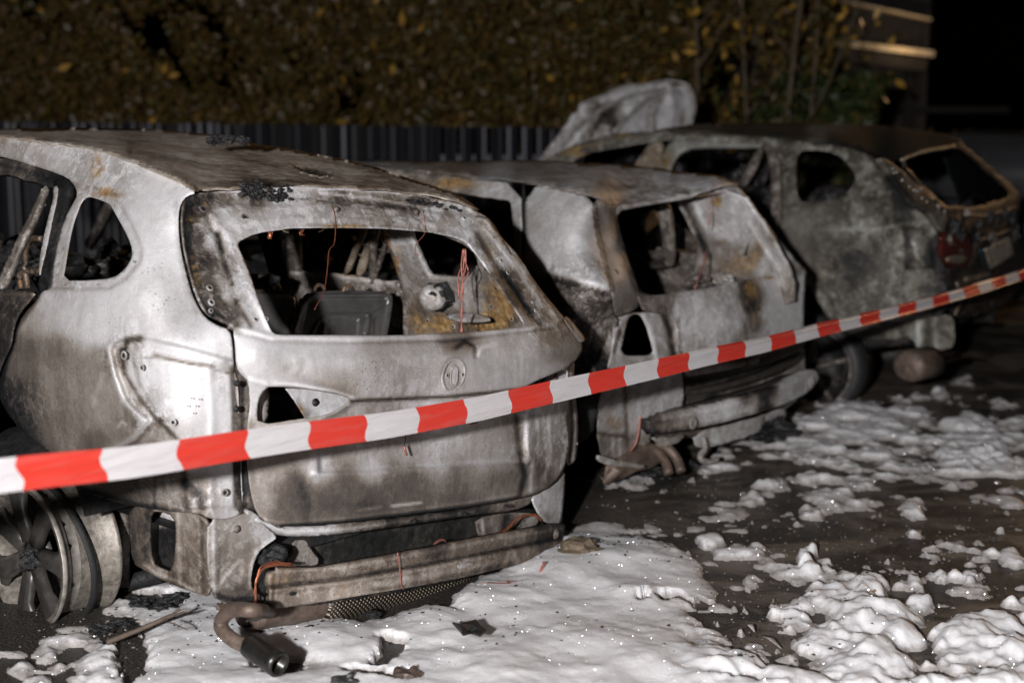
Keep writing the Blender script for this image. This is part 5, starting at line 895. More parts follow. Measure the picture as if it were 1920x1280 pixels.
# crumpled bonnet standing open
bo = [(1014, 301, 'd', 9.7), (1087, 196, 'd', 9.85), (1251, 153, 'd', 10.25), (1303, 195, 'd', 10.2), (1295, 240, 'd', 10.05), (1160, 250, 'd', 9.85), (1180, 200, 'd', 10.0)]
panel('open_bonnet', C3, [(1008, 304), (1040, 262), (1062, 230), (1082, 204), (1090, 192), (1110, 192), (1130, 180), (1165, 164), (1180, 158), (1210, 158), (1240, 156), (1254, 151), (1262, 158), (1288, 160), (1300, 180), (1304, 200), (1296, 232), (1240, 250), (1180, 258), (1110, 270), (1060, 296)], bo, st2, fam, step=5, thick=.012, wob=5, tone=.9, it=0, grit=1.0,
    rel=[('noise', .05, 60, 3), ('noise', .02, 18, 6), ('groove', [(1150, 245), (1190, 205), (1246, 165)], 7, -.03, -.25), ('groove', [(1252, 155), (1262, 200), (1255, 245)], 9, .05, .1), ('groove', [(1087, 200), (1170, 170), (1250, 158)], 5, .015, .2), ('groove', [(1100, 260), (1140, 210), (1200, 172)], 6, -.025, -.35), ('groove', [(1060, 285), (1100, 235)], 5, .02, .2), ('groove', [(1215, 245), (1222, 200), (1240, 170)], 5, -.02, -.3), ('groove', [(1278, 235), (1285, 195), (1272, 165)], 5, -.02, -.3), ('soot_shade', [(1120, 200), (1150, 230), (1160, 250)], 10, -.3)],
    tones=[(1050, 270, 0.80, 30), (1100, 225, 0.82, 30), (1130, 210, 0.60, 20), (1180, 180, 1.10, 25), (1220, 172, 1.10, 25), (1200, 230, 1.05, 25), (1280, 190, 1.10, 20), (1270, 230, 1.00, 20), (1235, 200, 0.95, 20)])
for pl in ([(1086, 196), (1128, 181), (1168, 163), (1212, 158), (1254, 152), (1290, 161), (1303, 196), (1296, 232)], [(1150, 248), (1192, 206), (1250, 160)], [(1225, 248), (1230, 205), (1258, 160)], [(1040, 285), (1100, 225), (1170, 185), (1235, 168)]):
    bS_ = Surf(C3, bo); tube('bonnet_rib' if pl[0][0] != 1086 else 'bonnet_highlight', spline([bS_.P([q], .02)[0] for q in pl], 5), .014 if pl[0][0] != 1086 else .010, M['light'], fam, C3, 6)  # pale tube along the top edge painted as a thin highlight, others are ribs
# rear face
t3 = [(1656, 300, 'u', .15), (1805, 268, 'u', .12), (1723, 345, 'u', .10), (1860, 332, 'u', .10), (1771, 388, 'u', .02), (1917, 377, 'u', .04), (1765, 500, 'u', .03), (1912, 500, 'u', .04), (1790, 600, 'u', .06), (1840, 440, 'u', -.04)]
t3S = Surf(C3, t3)
panel('rear_pillar', C3, [(1650, 298), (1660, 296), (1690, 318), (1723, 345), (1750, 370), (1772, 392), (1780, 420), (1770, 440), (1756, 420), (1740, 396), (1700, 370), (1672, 330)], t3, g3, fam, surf=t3S, step=5, thick=.03, wob=2, tone=.3, rel=[('noise', .01, 14, 4)], tones=[(1670, 305, .5, 12), (1710, 340, .6, 15), (1740, 375, .3, 12), (1765, 410, .5, 12), (1690, 350, .05, 14)])
W3 = [(1692, 303), (1715, 292), (1740, 286), (1775, 281), (1800, 279), (1830, 304), (1862, 334), (1898, 366), (1870, 376), (1840, 386), (1800, 389), (1772, 386), (1750, 364), (1723, 338)]
panel('tailgate', C3, [(1684, 300), (1712, 286), (1740, 278), (1780, 271), (1806, 268), (1816, 280), (1850, 308), (1890, 340), (1912, 364), (1918, 384), (1914, 410), (1900, 425), (1870, 438), (1846, 448), (1836, 440), (1800, 436), (1768, 434), (1764, 400), (1756, 380), (1722, 346)], t3, M['charred'], fam, holes=[W3], surf=t3S, step=5, tone=.2, wob=4, grit=1.2,
    rel=[('groove', [(1690, 298), (1740, 281), (1800, 274)], 4, .012, .35), ('groove', [(1770, 392), (1840, 392), (1914, 374)], 4, .012, .15), ('groove', [(1820, 402), (1860, 396), (1908, 384)], 3, .008, .2), ('noise', .03, 26, 4), ('noise', .012, 9, 7)],
    tones=[(1740, 280, .12, 30), (1800, 400, .0, 30), (1860, 400, .02, 25), (1900, 400, .04, 20), (1790, 420, .0, 20), (1850, 310, .0, 30)], rust=[(1870, 412, 30, 16, .5)])
m_, t_, b_ = mat('cracked_dark_glass'); b_.inputs['Base Color'].default_value = (.008, .010, .010, 1); b_.inputs['Roughness'].default_value = .9; b_.inputs['Specular IOR Level'].default_value = .0
panel('rear_window', C3, [(1768, 296), (1800, 286), (1840, 316), (1896, 366), (1850, 384), (1826, 360), (1800, 386), (1790, 350)], t3, m_, fam, surf=t3S, step=6, lift=-.03, it=0, wob=4, rel=[('noise', .02, 30, 6)])
panel('tail_lamp', C3, [(1764, 438), (1800, 437), (1822, 446), (1824, 480), (1812, 500), (1780, 504), (1768, 480)], t3, plain('melted_red_lamp', (.07, .012, .009), .35, 0, 30, .9, .8), fam, surf=t3S, step=3, lift=.006, thick=.03, wob=5, rel=[('noise', .04, 18, 4)])
panel('lamp_ash_smear', C3, [(1770, 446), (1780, 448), (1800, 466), (1812, 470), (1808, 476), (1790, 466), (1774, 456)], t3, M['beige'], fam, surf=t3S, step=4, lift=.02)
panel('lamp_ash_smear', C3, [(1772, 484), (1800, 476), (1818, 484), (1810, 494), (1780, 494)], t3, M['beige'], fam, surf=t3S, step=4, lift=.02)
panel('rear_bumper', C3, [(1766, 504), (1822, 498), (1830, 450), (1846, 448), (1880, 436), (1906, 426), (1920, 440), (1926, 520), (1900, 560), (1850, 590), (1790, 600), (1774, 560)], t3, M['charred'], fam, surf=t3S, step=5, thick=.02, tone=.25, wob=1, rel=[('noise', .03, 22, 5), ('noise', .01, 8, 5), ('blob', 1870, 540, 0, 60, 30, .02)], rust=[(1820, 500, 40, 60, .35), (1860, 470, 40, 60, .3)], tones=[(1800, 520, .15, 20), (1850, 530, .2, 25), (1810, 560, .05, 25)])
m_, t_, b_ = mat('scorched_number_plate')
vec = N(t_, 'ShaderNodeTexCoord').outputs['Object']; n_ = noise(t_, vec, 22, 5, .7, .5)
mk = noise(t_, mapping(t_, vec, (1, 55, 14)), 1.0, 1, .4)
c_ = mix(t_, smooth(t_, mk, .55, .62), (.72, .64, .50), (.06, .05, .045)); c_ = mix(t_, smooth(t_, n_, .5, .7), c_, (.20, .16, .12))
L(t_, c_, b_.inputs['Base Color']); b_.inputs['Roughness'].default_value = .5
plate = panel('number_plate', C3, [(1846, 468), (1866, 458), (1893, 443), (1900, 458), (1903, 476), (1880, 492), (1857, 506)], t3, m_, fam, surf=t3S, step=4, lift=.03, it=0)
panel('plate_holder', C3, [(1836, 468), (1846, 466), (1858, 506), (1852, 510), (1842, 492)], t3, plain('blue_black_edge', (.02, .05, .06), .4), fam, surf=t3S, step=4, lift=.026)
for pl in ([(1808, 402), (1850, 404), (1905, 388)], [(1690, 300), (1730, 286), (1790, 275)], [(1836, 450), (1870, 440), (1905, 426)], [(1790, 590), (1800, 560), (1794, 530)]):
    tube('warm_highlight', spline([t3S.P([q], .012)[0] for q in pl], 5), .008, M['beige'], fam, C3, 6)  # beige tubes stand in for orange highlights on the rear edges
panel('melted_bumper_edge', C3, [(1808, 522), (1830, 518), (1858, 510), (1862, 516), (1840, 524), (1816, 530)], t3, M['beige'], fam, surf=t3S, step=4, lift=.04, wob=2, thick=.02)
# sill remains, rear axle, silencer, wheels
panel('sill_remains', C3, [(1535, 566), (1620, 600), (1716, 592), (1760, 590), (1790, 590), (1790, 640), (1784, 656), (1716, 656), (1712, 632), (1640, 640), (1600, 632), (1560, 610)], [(1535, 566, 'v', .84), (1790, 590, 'v', .80), (1716, 656, 'v', .78), (1600, 632, 'v', .80), (1784, 656, 'v', .78)], g3, fam, step=5, thick=.02, wob=2.5, tone=.4,
      rel=[('noise', .03, 40, 3), ('groove', [(1720, 596), (1722, 655)], 5, .015, .35), ('groove', [(1752, 598), (1756, 655)], 5, .012, .2), ('groove', [(1738, 598), (1740, 655)], 4, -.012, -.2)], tones=[(1720, 630, .7, 10), (1750, 630, .5, 20), (1660, 620, .42, 30), (1580, 600, .2, 25), (1620, 610, .3, 20)])
tube('axle_beam', spline([C3.P(1610, 640, 'v', .6), C3.P(1660, 632, 'v', .6), C3.P(1710, 628, 'v', .6)], 5), .06, M['dark'], fam, C3, 12)
c0 = C3.P(1700, 687, 'u', .1); V, Fc = revolve([(.0, 0), (.07, 0), (.095, .02), (.10, .04), (.10, .22), (.06, .24), (.03, .25), (.03, .5), (0, .5)], c0, -C3.l - .3 * C3.f, 32); mesh('silencer', [(v - c0) * np.array([1, 1, .85]) + c0 for v in V], Fc, M['exhaust'], fam, True, C3)
simple_wheel(C3, C3.P(1520, 690, 'v', .80), .30, fam, w_=.24); simple_wheel(C3, C3.at(3.2, .80, .30), .30, fam); simple_wheel(C3, C3.at(.75, -.62, .3), .30, fam); simple_wheel(C3, C3.at(3.2, -.62, .30), .30, fam)
quadmesh('floor', [C3.at(.1, .72, .4), C3.at(.1, -.74, .4), C3.at(2.9, -.74, .4), C3.at(2.9, .72, .4)], M['darker'], fam, C3)
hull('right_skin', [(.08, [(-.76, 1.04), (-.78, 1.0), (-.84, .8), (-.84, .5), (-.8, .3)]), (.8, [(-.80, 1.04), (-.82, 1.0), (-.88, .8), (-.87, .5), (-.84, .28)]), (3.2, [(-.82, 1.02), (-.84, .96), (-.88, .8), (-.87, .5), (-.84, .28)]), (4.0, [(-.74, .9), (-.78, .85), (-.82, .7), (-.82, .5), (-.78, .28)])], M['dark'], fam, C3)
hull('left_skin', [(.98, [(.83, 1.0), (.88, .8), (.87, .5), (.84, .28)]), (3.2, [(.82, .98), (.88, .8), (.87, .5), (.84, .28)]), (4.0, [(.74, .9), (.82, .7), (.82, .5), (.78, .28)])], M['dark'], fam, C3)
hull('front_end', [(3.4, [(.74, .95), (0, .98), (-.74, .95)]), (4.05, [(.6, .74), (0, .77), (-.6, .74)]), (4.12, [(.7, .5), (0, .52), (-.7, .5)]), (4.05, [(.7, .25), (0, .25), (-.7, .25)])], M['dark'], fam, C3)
panel('seat_back', C3, [(1510, 376), (1528, 352), (1552, 340), (1580, 348), (1592, 380), (1560, 400), (1510, 400)], [(1510, 376, 'v', .2), (1592, 380, 'v', .2), (1560, 400, 'v', .2), (1552, 340, 'v', .1)], M['dark'], fam, step=6, thick=.08, rel=[('noise', .03, 20, 2)])
lump('burnt_interior_debris', C3.P(1412, 350, 'v', .4), .12, M['dark'], fam, C3, 6, (1, 1, 1), 4, 1.4)
for i in range(16): lump('charred_clot', t3S.P([(1772 + RNG.uniform(0, 135), 392 + RNG.uniform(0, 60))], .01)[0], RNG.uniform(.015, .04), M['char'] if i % 3 else M['mid'], fam, C3, i * 3, (1, 1, 1), 2, 1.5)
for i in range(14): lump('glass_crumb', t3S.P([(1670 + i * 8 + RNG.uniform(-6, 6), 318 + i * 6.2 + RNG.uniform(-8, 8))], .02)[0], .006, M['light'], fam, C3, i, (1, 1, 1), 1)

# ================================================================== CAR 4: unlit car beyond, at the right edge
D4 = Frame(5.4, 10.6, 60)
dk = empty('dark_parked_car', D4)
tag(dk, 'dark parked car at the right edge, only its black roofline showing beyond the others', 'car', 'row of burnt-out parked cars')
paint = plain('black_car_paint', (.034, .034, .037), .3, .1, 8, .2, .05)
hull('body', [(0, [(.8, .3), (.84, .7), (.8, .95), (0, 1.0), (-.8, .95), (-.84, .7), (-.8, .3)]), (2.0, [(.86, .28), (.88, .7), (.84, .98), (0, 1.02), (-.84, .98), (-.88, .7), (-.86, .28)]), (3.6, [(.84, .28), (.86, .65), (.78, .88), (0, .94), (-.78, .88), (-.86, .65), (-.84, .28)]), (4.1, [(.7, .3), (.72, .5), (.66, .66), (0, .7), (-.66, .66), (-.72, .5), (-.7, .3)])], paint, dk, D4)
hull('roof', [(.15, [(.66, 1.05), (.6, 1.3), (0, 1.34), (-.6, 1.3), (-.66, 1.05)]), (.45, [(.72, 1.02), (.58, 1.44), (0, 1.48), (-.58, 1.44), (-.72, 1.02)]), (2.0, [(.74, 1.02), (.60, 1.48), (0, 1.52), (-.60, 1.48), (-.74, 1.02)]), (2.9, [(.74, .98), (.70, 1.02), (0, 1.06), (-.70, 1.02), (-.74, .98)])], paint, dk, D4)
for u, v in ((.7, .82), (.7, -.64), (3.2, .82), (3.2, -.64)): simple_wheel(D4, D4.at(u, v, .3), .3, dk)

# ================================================================== barrier tape
T0 = np.array([0.0, 0.0, 0.0])
tp = [(-1300, 1085), (-700, 995), (-260, 930), (0, 893), (240, 866), (480, 831), (720, 797), (905, 765), (1060, 730), (1200, 697), (1320, 669), (1430, 646), (1540, 617), (1640, 592), (1740, 566), (1840, 538), (1925, 511), (2100, 458), (2300, 396)]
def tape_k(px): return (px - 37.0) / (167.7 - .0551 * px)
V, Fc, KK = [], [], []
pts = densify(tp, 7, False); nrow = 9
for i, (px, py) in enumerate(pts):
    k = tape_k(px); D = 3.05 * (1 + .0551 * k); d = rays((px, py))[0]; c = CAM + D * d
    tw = 0.0 if px < 1050 else min(1.0, (px - 1050) / 550.0)
    a = .02 + tw * .42
    wd = .0375 * (1 - .18 * tw)
    upv = np.array([0, math.sin(a), math.cos(a)])
    for j in range(nrow):
        s_ = (j / (nrow - 1)) * 2 - 1
        fold = (.0022 * math.sin(s_ * 4.0 + px * .004) + tw * .018 * (fbm(np.array([s_ * 2.2 + 5]), np.array([px * .006]), 4, 3)[0] - .5) * 2 + tw * .004 * math.sin(s_ * 9 + px * .02) + .003 * (fbm(np.array([s_ * 1.5]), np.array([px * .012]), 9, 3)[0] - .5))
        p = c + upv * (s_ * wd) + np.array([0, -1, .1]) * fold
        cu = max(0.0, (s_ - .5) / .5); cl = max(0.0, (-s_ - .72) / .28); nz = fbm(np.array([px * .02]), np.array([3.0]), 12, 3)[0]
        p[1] += tw * (.024 * cu * (.4 + nz) - .012 * cl); p[2] -= tw * (.010 * cu * (.4 + nz))
        p[2] += .0015 * math.sin(px * .013 + 1.0)
        V.append(p); KK.append(k + .035 * math.sin(s_ * 3.0 + 7 * math.floor(k + .5)) + .02 * s_ + .004 * math.sin(s_ * 14))
    if i:
        for j in range(nrow - 1): q = (i - 1) * nrow + j; Fc.append((q, q + 1, q + nrow + 1, q + nrow))
m_, t_, b_ = mat('red_white_tape')
kk = N(t_, 'ShaderNodeAttribute', attribute_name='along').outputs['Fac']
fr_ = math_(t_, 'FRACT', math_(t_, 'MULTIPLY', math_(t_, 'ADD', kk, 100.0), .5))
red = math_(t_, 'LESS_THAN', fr_, .5)
c_ = mix(t_, red, (.76, .73, .74), (.80, .060, .040))
vec = N(t_, 'ShaderNodeTexCoord').outputs['Object']
dn = noise(t_, mapping(t_, vec, (5, 5, 60)), 1.0, 5, .6, .4)
sp_ = smooth(t_, noise(t_, vec, 70, 4, .7, .5), .66, .72); far_ = smooth(t_, kk, 10.5, 12.5); far2 = math_(t_, 'SUBTRACT', 1.0, smooth(t_, kk, 15.5, 17.5))
c_ = mix(t_, math_(t_, 'MULTIPLY', sp_, math_(t_, 'MULTIPLY', math_(t_, 'MULTIPLY', far_, far2), .8)), c_, (.03, .025, .02))
c_ = mix(t_, math_(t_, 'MULTIPLY', smooth(t_, dn, .45, .75), .16), c_, (.42, .34, .33))
L(t_, c_, b_.inputs['Base Color']); b_.inputs['Roughness'].default_value = .24
b_.inputs['Specular IOR Level'].default_value = .5
tr = N(t_, 'ShaderNodeBsdfTranslucent'); L(t_, c_, tr.inputs[0]); ms = N(t_, 'ShaderNodeMixShader'); ms.inputs[0].default_value = .22
L(t_, b_.outputs[0], ms.inputs[1]); L(t_, tr.outputs[0], ms.inputs[2]); L(t_, ms.outputs[0], t_.nodes['Material Output'].inputs[0])
bn = N(t_, 'ShaderNodeBump'); bn.inputs['Distance'].default_value = .008; bn.inputs['Strength'].default_value = .8; L(t_, dn, bn.inputs['Height']); L(t_, bn.outputs[0], b_.inputs['Normal'])
tape = mesh('barrier_tape', V, Fc, m_, None)
at_ = tape.data.attributes.new('along', 'FLOAT', 'POINT'); at_.data.foreach_set('value', np.array(KK, np.float32))
tag(tape, 'red and white striped barrier tape stretched across in front of the burnt cars', 'tape')

# ================================================================== ground: wet black asphalt
m_, t_, b_ = mat('wet_asphalt')
vec = N(t_, 'ShaderNodeNewGeometry').outputs['Position']
n1 = noise(t_, vec, 1.3, 6, .6, .6); n2 = noise(t_, vec, 130, 5, .75); n3 = noise(t_, mapping(t_, vec, (2.0, 2.8, 1)), 1.0, 7, .65, 1.2)
film = math_(t_, 'MULTIPLY', smooth(t_, n3, .42, .58), smooth(t_, n1, .30, .50))
sx = N(t_, 'ShaderNodeSeparateXYZ'); L(t_, vec, sx.inputs[0]); film = math_(t_, 'MULTIPLY', film, smooth(t_, sx.outputs[0], .1, 1.0))
base_ = ramp(t_, n2, [(.32, (.008, .0075, .007)), (.5, (.022, .020, .018)), (.62, (.12, .108, .095))])
c_ = mix(t_, math_(t_, 'MULTIPLY', film, .75), base_, (.20, .165, .13))
L(t_, c_, b_.inputs['Base Color'])
L(t_, math_(t_, 'MULTIPLY_ADD', n1, .6, .12, clamp=True), b_.inputs['Roughness']); b_.inputs['Specular IOR Level'].default_value = .35
bn = N(t_, 'ShaderNodeBump'); bn.inputs['Distance'].default_value = .006; bn.inputs['Strength'].default_value = .8
L(t_, math_(t_, 'MULTIPLY_ADD', n2, .35, math_(t_, 'MULTIPLY', noise(t_, vec, 22, 5, .6), 1.2)), bn.inputs['Height']); L(t_, bn.outputs[0], b_.inputs['Normal'])
gr = mesh('ground', [(-80, -8, 0), (80, -8, 0), (80, 150, 0), (-80, 150, 0)], [(0, 1, 2, 3)], m_, None, False); tag(gr, kind='structure')

# ================================================================== extinguishing foam
FB = []   # survey of the foam: (px, py, rx, ry, height in metres) on the ground
def fbk(*a): FB.append(a)
for q in [(1130, 1075, 190, 75, .085), (1230, 1110, 110, 60, .075), (1060, 1050, 110, 55, .07), (985, 1135, 140, 55, .085), (850, 1205, 170, 62, .08), (1120, 1180, 200, 70, .07), (980, 1240, 260, 80, .10), (1220, 1240, 200, 60, .085), (1380, 1265, 160, 50, .07), (1180, 1290, 320, 70, .09), (1480, 1290, 90, 30, .06),
          (620, 1215, 110, 48, .075), (560, 1190, 80, 22, .05), (380, 1160, 120, 70, .06), (450, 1210, 110, 70, .085), (350, 1230, 90, 60, .08), (420, 1280, 160, 45, .08), (640, 1240, 90, 40, .07), (300, 1110, 60, 30, .04), (370, 1120, 80, 40, .05), (250, 1150, 40, 22, .035), (800, 1270, 80, 40, .06), (710, 1195, 60, 30, .05),
          (120, 1230, 60, 36, .035), (190, 1250, 50, 50, .045), (60, 1260, 70, 30, .03), (230, 1190, 40, 25, .03), (20, 1280, 60, 25, .03), (150, 1190, 40, 14, .02), (0, 1230, 50, 16, .02), (800, 1300, 400, 50, .09), (360, 1310, 200, 45, .08),
          (1500, 1160, 60, 34, .07), (1560, 1120, 70, 36, .07), (1600, 1170, 90, 55, .10), (1625, 1120, 40, 45, .11), (1680, 1190, 70, 55, .09), (1570, 1210, 90, 40, .08), (1640, 1250, 100, 45, .09), (1720, 1150, 35, 30, .07), (1560, 1255, 70, 24, .05), (1660, 1290, 120, 35, .08), (1850, 1220, 110, 62, .10), (1800, 1190, 50, 30, .07), (1900, 1240, 80, 50, .09), (1880, 1180, 30, 14, .05), (1850, 1290, 120, 22, .07),
          (1515, 1060, 22, 28, .09), (1545, 1065, 18, 18, .05), (1500, 1090, 70, 18, .035), (1585, 1085, 26, 18, .05), (1420, 1100, 26, 18, .03), (1380, 1040, 50, 18, .04), (1328, 1018, 28, 18, .06), (1415, 1030, 18, 11, .045), (1460, 1060, 50, 22, .03), (1455, 1000, 0, 0, 0),
          (1355, 966, 56, 14, .03), (1240, 939, 8, 5, .02), (1190, 993, 14, 8, .02), (1215, 989, 14, 8, .02), (1130, 992, 48, 16, .03), (1440, 925, 46, 26, .06), (1420, 935, 38, 14, .04), (1590, 935, 110, 24, .05), (1520, 935, 26, 14, .04), (1580, 895, 66, 20, .06), (1530, 902, 36, 16, .05), (1510, 950, 18, 8, .02), (1712, 956, 24, 17, .05), (1720, 1000, 20, 8, .02), (1787, 1016, 30, 13, .04), (1893, 1050, 28, 18, .05), (1760, 1050, 14, 8, .03), (1782, 1080, 16, 10, .035), (1818, 1090, 16, 10, .04), (1760, 1090, 18, 14, .05), (1855, 1070, 12, 10, .03), (1700, 1110, 60, 18, .04), (1730, 1100, 22, 28, .06), (1820, 1110, 40, 14, .03), (1640, 1105, 20, 8, .02),
          (1165, 905, 66, 16, .035), (1130, 900, 40, 12, .025), (1340, 880, 34, 14, .04), (1380, 860, 60, 22, .03), (1320, 862, 50, 10, .03), (1400, 830, 90, 20, .03), (1620, 800, 140, 40, .06), (1500, 815, 160, 40, .05), (1560, 850, 150, 28, .05), (1450, 845, 100, 20, .03), (1700, 830, 90, 30, .06), (1820, 810, 60, 36, .09), (1880, 830, 70, 22, .07), (1800, 860, 60, 32, .07), (1850, 855, 50, 28, .10), (1700, 870, 120, 26, .05), (1640, 880, 80, 22, .05), (1750, 890, 120, 22, .05), (1900, 880, 70, 20, .05), (1610, 770, 110, 18, .04), (1700, 775, 70, 16, .05), (1860, 900, 80, 14, .03), (1760, 915, 34, 14, .05), (1890, 910, 40, 10, .03), (1820, 942, 30, 10, .03), (1890, 940, 60, 12, .03), (1480, 800, 60, 30, .05), (1590, 785, 80, 26, .06),
          (1797, 715, 26, 9, .05), (1725, 745, 26, 9, .04), (1760, 742, 20, 10, .06), (1790, 760, 26, 8, .03), (1740, 770, 40, 6, .02), (1890, 755, 36, 12, .04), (1900, 800, 30, 14, .06), (1230, 1092, 40, 12, .0), (1660, 740, 30, 5, .02), (1690, 1010, 30, 6, .015), (1440, 970, 14, 5, .012), (1285, 940, 8, 4, .015), (1260, 1000, 12, 5, .015), (1310, 1110, 40, 14, .03), (1345, 1140, 40, 12, .02), (1405, 1215, 30, 10, .02)]: fbk(*q)
HOLES = [(515, 1262, 48, 22), (728, 1225, 26, 26), (700, 1275, 60, 14), (1010, 1292, 0, 0), (240, 1235, 26, 60), (275, 1130, 50, 10), (300, 1142, 40, 10), (1262, 1128, 26, 6), (1310, 1136, 16, 9), (1210, 1126, 10, 5)]
gx, gy = np.meshgrid(np.arange(-120, 2050, 5.0), np.concatenate([np.arange(690, 900, 1.6), np.arange(900, 1345, 2.6)]))
P2 = np.stack([gx.ravel(), gy.ravel()], 1); dr = rays(P2); Dg = -CAMZ / dr[:, 2]; Wg = CAM + Dg[:, None] * dr
x_, y_ = Wg[:, 0], Wg[:, 1]
big = fbm(x_ * 5 + 9, y_ * 5 + 3, 3, 4) - .5; med = fbm(x_ * 16, y_ * 16, 21, 4) - .5
Hh = np.zeros(len(P2)); W2 = np.zeros(len(P2))
sc_px = 60.0 / (Dg)                     # warp of the outline, in photo pixels
wx = P2[:, 0] + sc_px * (4.6 * (fbm(x_ * 7 + 40, y_ * 7, 31, 5) - .5) + 1.6 * (fbm(x_ * 33, y_ * 33 + 9, 35, 3) - .5)); wy = P2[:, 1] + sc_px * (2.2 * (fbm(x_ * 7, y_ * 7 + 40, 33, 5) - .5) + .8 * (fbm(x_ * 33 + 5, y_ * 33, 37, 3) - .5))
for cx, cy, rx, ry, hz in FB:
    if rx <= 0 or hz <= 0: continue
    if cx > 1300 and cy > 1000: rx, ry = rx * .92, ry * .9
    m1 = (np.abs(wx - cx) < rx * 1.2) & (np.abs(wy - cy) < ry * 1.2)
    d2 = ((wx[m1] - cx) / rx) ** 2 + ((wy[m1] - cy) / ry) ** 2
    h_ = hz * (.50 if (cx < 1300 or cy < 980) else .62) * np.clip(1 - d2, 0, None) ** .5
    Hh[m1] += h_ ** 4
Hh = Hh ** .25
for cx, cy, rx, ry in HOLES:
    if rx > 0: d2 = ((wx - cx) / rx) ** 2 + ((wy - cy) / ry) ** 2; Hh -= .10 * np.clip(1.3 - d2, 0, 1)
# free-drifting flecks in the wet area on the right
clump = sstep((P2[:, 0] + .5 * (P2[:, 1] - 1150) - 1250) / 230) * sstep((1400 - P2[:, 1] + .6 * (P2[:, 0] - 1300)) / 160) + sstep((985 - P2[:, 1]) / 30) * sstep((P2[:, 0] - 1090) / 30) + sstep((260 - P2[:, 0]) / 40)
spk = fbm(x_ * 9 + 3, y_ * 11 + 7, 77, 4); area = sstep((x_ - .3) / 1.2) * sstep((P2[:, 1] - 700) / 60)
billow = np.abs(fbm(x_ * 11, y_ * 11, 51, 3) - .5) * 2; bil2 = np.abs(fbm(x_ * 27 + 5, y_ * 27, 61, 3) - .5) * 2
cf = np.clip(clump, 0, 1); Z = Hh * (1 + (.5 + .6 * cf) * big) + (cf * (.019 * (.42 - billow) + .007 * (.3 - bil2) + .006 * med) + (1 - cf) * (.017 * big + .002 * med)) * np.clip(Hh / .02, 0, 1.3)
spk2 = fbm(x_ * 26 + 3, y_ * 22 + 7, 97, 3); near = np.clip(fbm(x_ * 3, y_ * 3, 91, 2) * 1.6 - .6, 0, 1) * sstep((x_ + .1) / .6) * sstep((P2[:, 1] - 860) / 60)
Z = np.maximum(Z, (spk - .62) * .16 * area); Z = np.maximum(Z, (spk2 - .80 + .10 * near) * .20 * sstep((P2[:, 0] - 1090) / 60))
Z = Z - np.clip(clump, 0, 1) * .045 * np.clip(fbm(x_ * 9 + 70, y_ * 9, 83, 4) * 2.6 - 1.05, 0, 1)
Z = np.where(Z > .003, Z, -.006)
nx = gx.shape[1]; ny = gx.shape[0]
lift = Wg.copy(); lift[:, 2] = Z
# bulge the edges outward a little so the foam reads as soft mounds
idx = np.arange(len(P2)).reshape(ny, nx); q4 = np.stack([idx[:-1, :-1], idx[:-1, 1:], idx[1:, 1:], idx[1:, :-1]], -1).reshape(-1, 4)
keep = (Z[q4] > 0).any(1); q4 = q4[keep]; used = np.unique(q4); mp = -np.ones(len(P2), int); mp[used] = np.arange(len(used))
m_, t_, b_ = mat('extinguishing_foam')
vec = N(t_, 'ShaderNodeNewGeometry').outputs['Position']
n1 = noise(t_, vec, 7, 6, .6, .5); n2 = noise(t_, vec, 420, 2, .8); n3 = noise(t_, vec, 60, 5, .7)
c_ = ramp(t_, n1, [(.3, (.76, .752, .76)), (.7, (.87, .862, .868))])
sx = N(t_, 'ShaderNodeSeparateXYZ'); L(t_, vec, sx.inputs[0])
thin = math_(t_, 'SUBTRACT', 1.0, smooth(t_, math_(t_, 'MULTIPLY_ADD', math_(t_, 'SUBTRACT', n3, .5), .03, sx.outputs[2]), .004, .030))
c_ = mix(t_, math_(t_, 'MULTIPLY', thin, .75), c_, (.20, .17, .145))
L(t_, c_, b_.inputs['Base Color']); b_.inputs['Roughness'].default_value = .55
b_.inputs['Subsurface Weight'].default_value = .6; b_.inputs['Subsurface Radius'].default_value = (.026, .025, .024); b_.inputs['Subsurface Scale'].default_value = 1.0
# bursting bubbles: scattered tiny mirrors that catch the flash
vo = N(t_, 'ShaderNodeTexVoronoi'); vo.inputs['Scale'].default_value = 240; L(t_, vec, vo.inputs['Vector'])
spark = math_(t_, 'LESS_THAN', vo.outputs['Distance'], .40)
wn = N(t_, 'ShaderNodeTexWhiteNoise'); L(t_, vo.outputs['Position'], wn.inputs['Vector'])
spark = math_(t_, 'MULTIPLY', spark, math_(t_, 'GREATER_THAN', wn.outputs['Value'], .25))
nm_ = N(t_, 'ShaderNodeVectorMath', operation='MULTIPLY_ADD'); L(t_, wn.outputs['Color'], nm_.inputs[0]); nm_.inputs[1].default_value = (2.0, 1.4, 1.2); nm_.inputs[2].default_value = (-1.0, -1.3, -.1)
nn = N(t_, 'ShaderNodeVectorMath', operation='NORMALIZE'); L(t_, nm_.outputs[0], nn.inputs[0])
gl = N(t_, 'ShaderNodeBsdfGlossy'); gl.inputs['Roughness'].default_value = .17; L(t_, nn.outputs[0], gl.inputs['Normal']); L(t_, mix(t_, math_(t_, 'MULTIPLY', spark, .10), (0, 0, 0), (.9, .95, 1.0)), gl.inputs['Color'])
ms = N(t_, 'ShaderNodeAddShader'); L(t_, b_.outputs[0], ms.inputs[0]); L(t_, gl.outputs[0], ms.inputs[1]); L(t_, ms.outputs[0], t_.nodes['Material Output'].inputs[0])
bn = N(t_, 'ShaderNodeBump'); bn.inputs['Distance'].default_value = .004; bn.inputs['Strength'].default_value = .6
L(t_, math_(t_, 'MULTIPLY_ADD', n2, .6, math_(t_, 'MULTIPLY', n3, 1.2)), bn.inputs['Height']); L(t_, bn.outputs[0], b_.inputs['Normal'])
foam = mesh('extinguishing_foam', lift[used], mp[q4], m_, None)
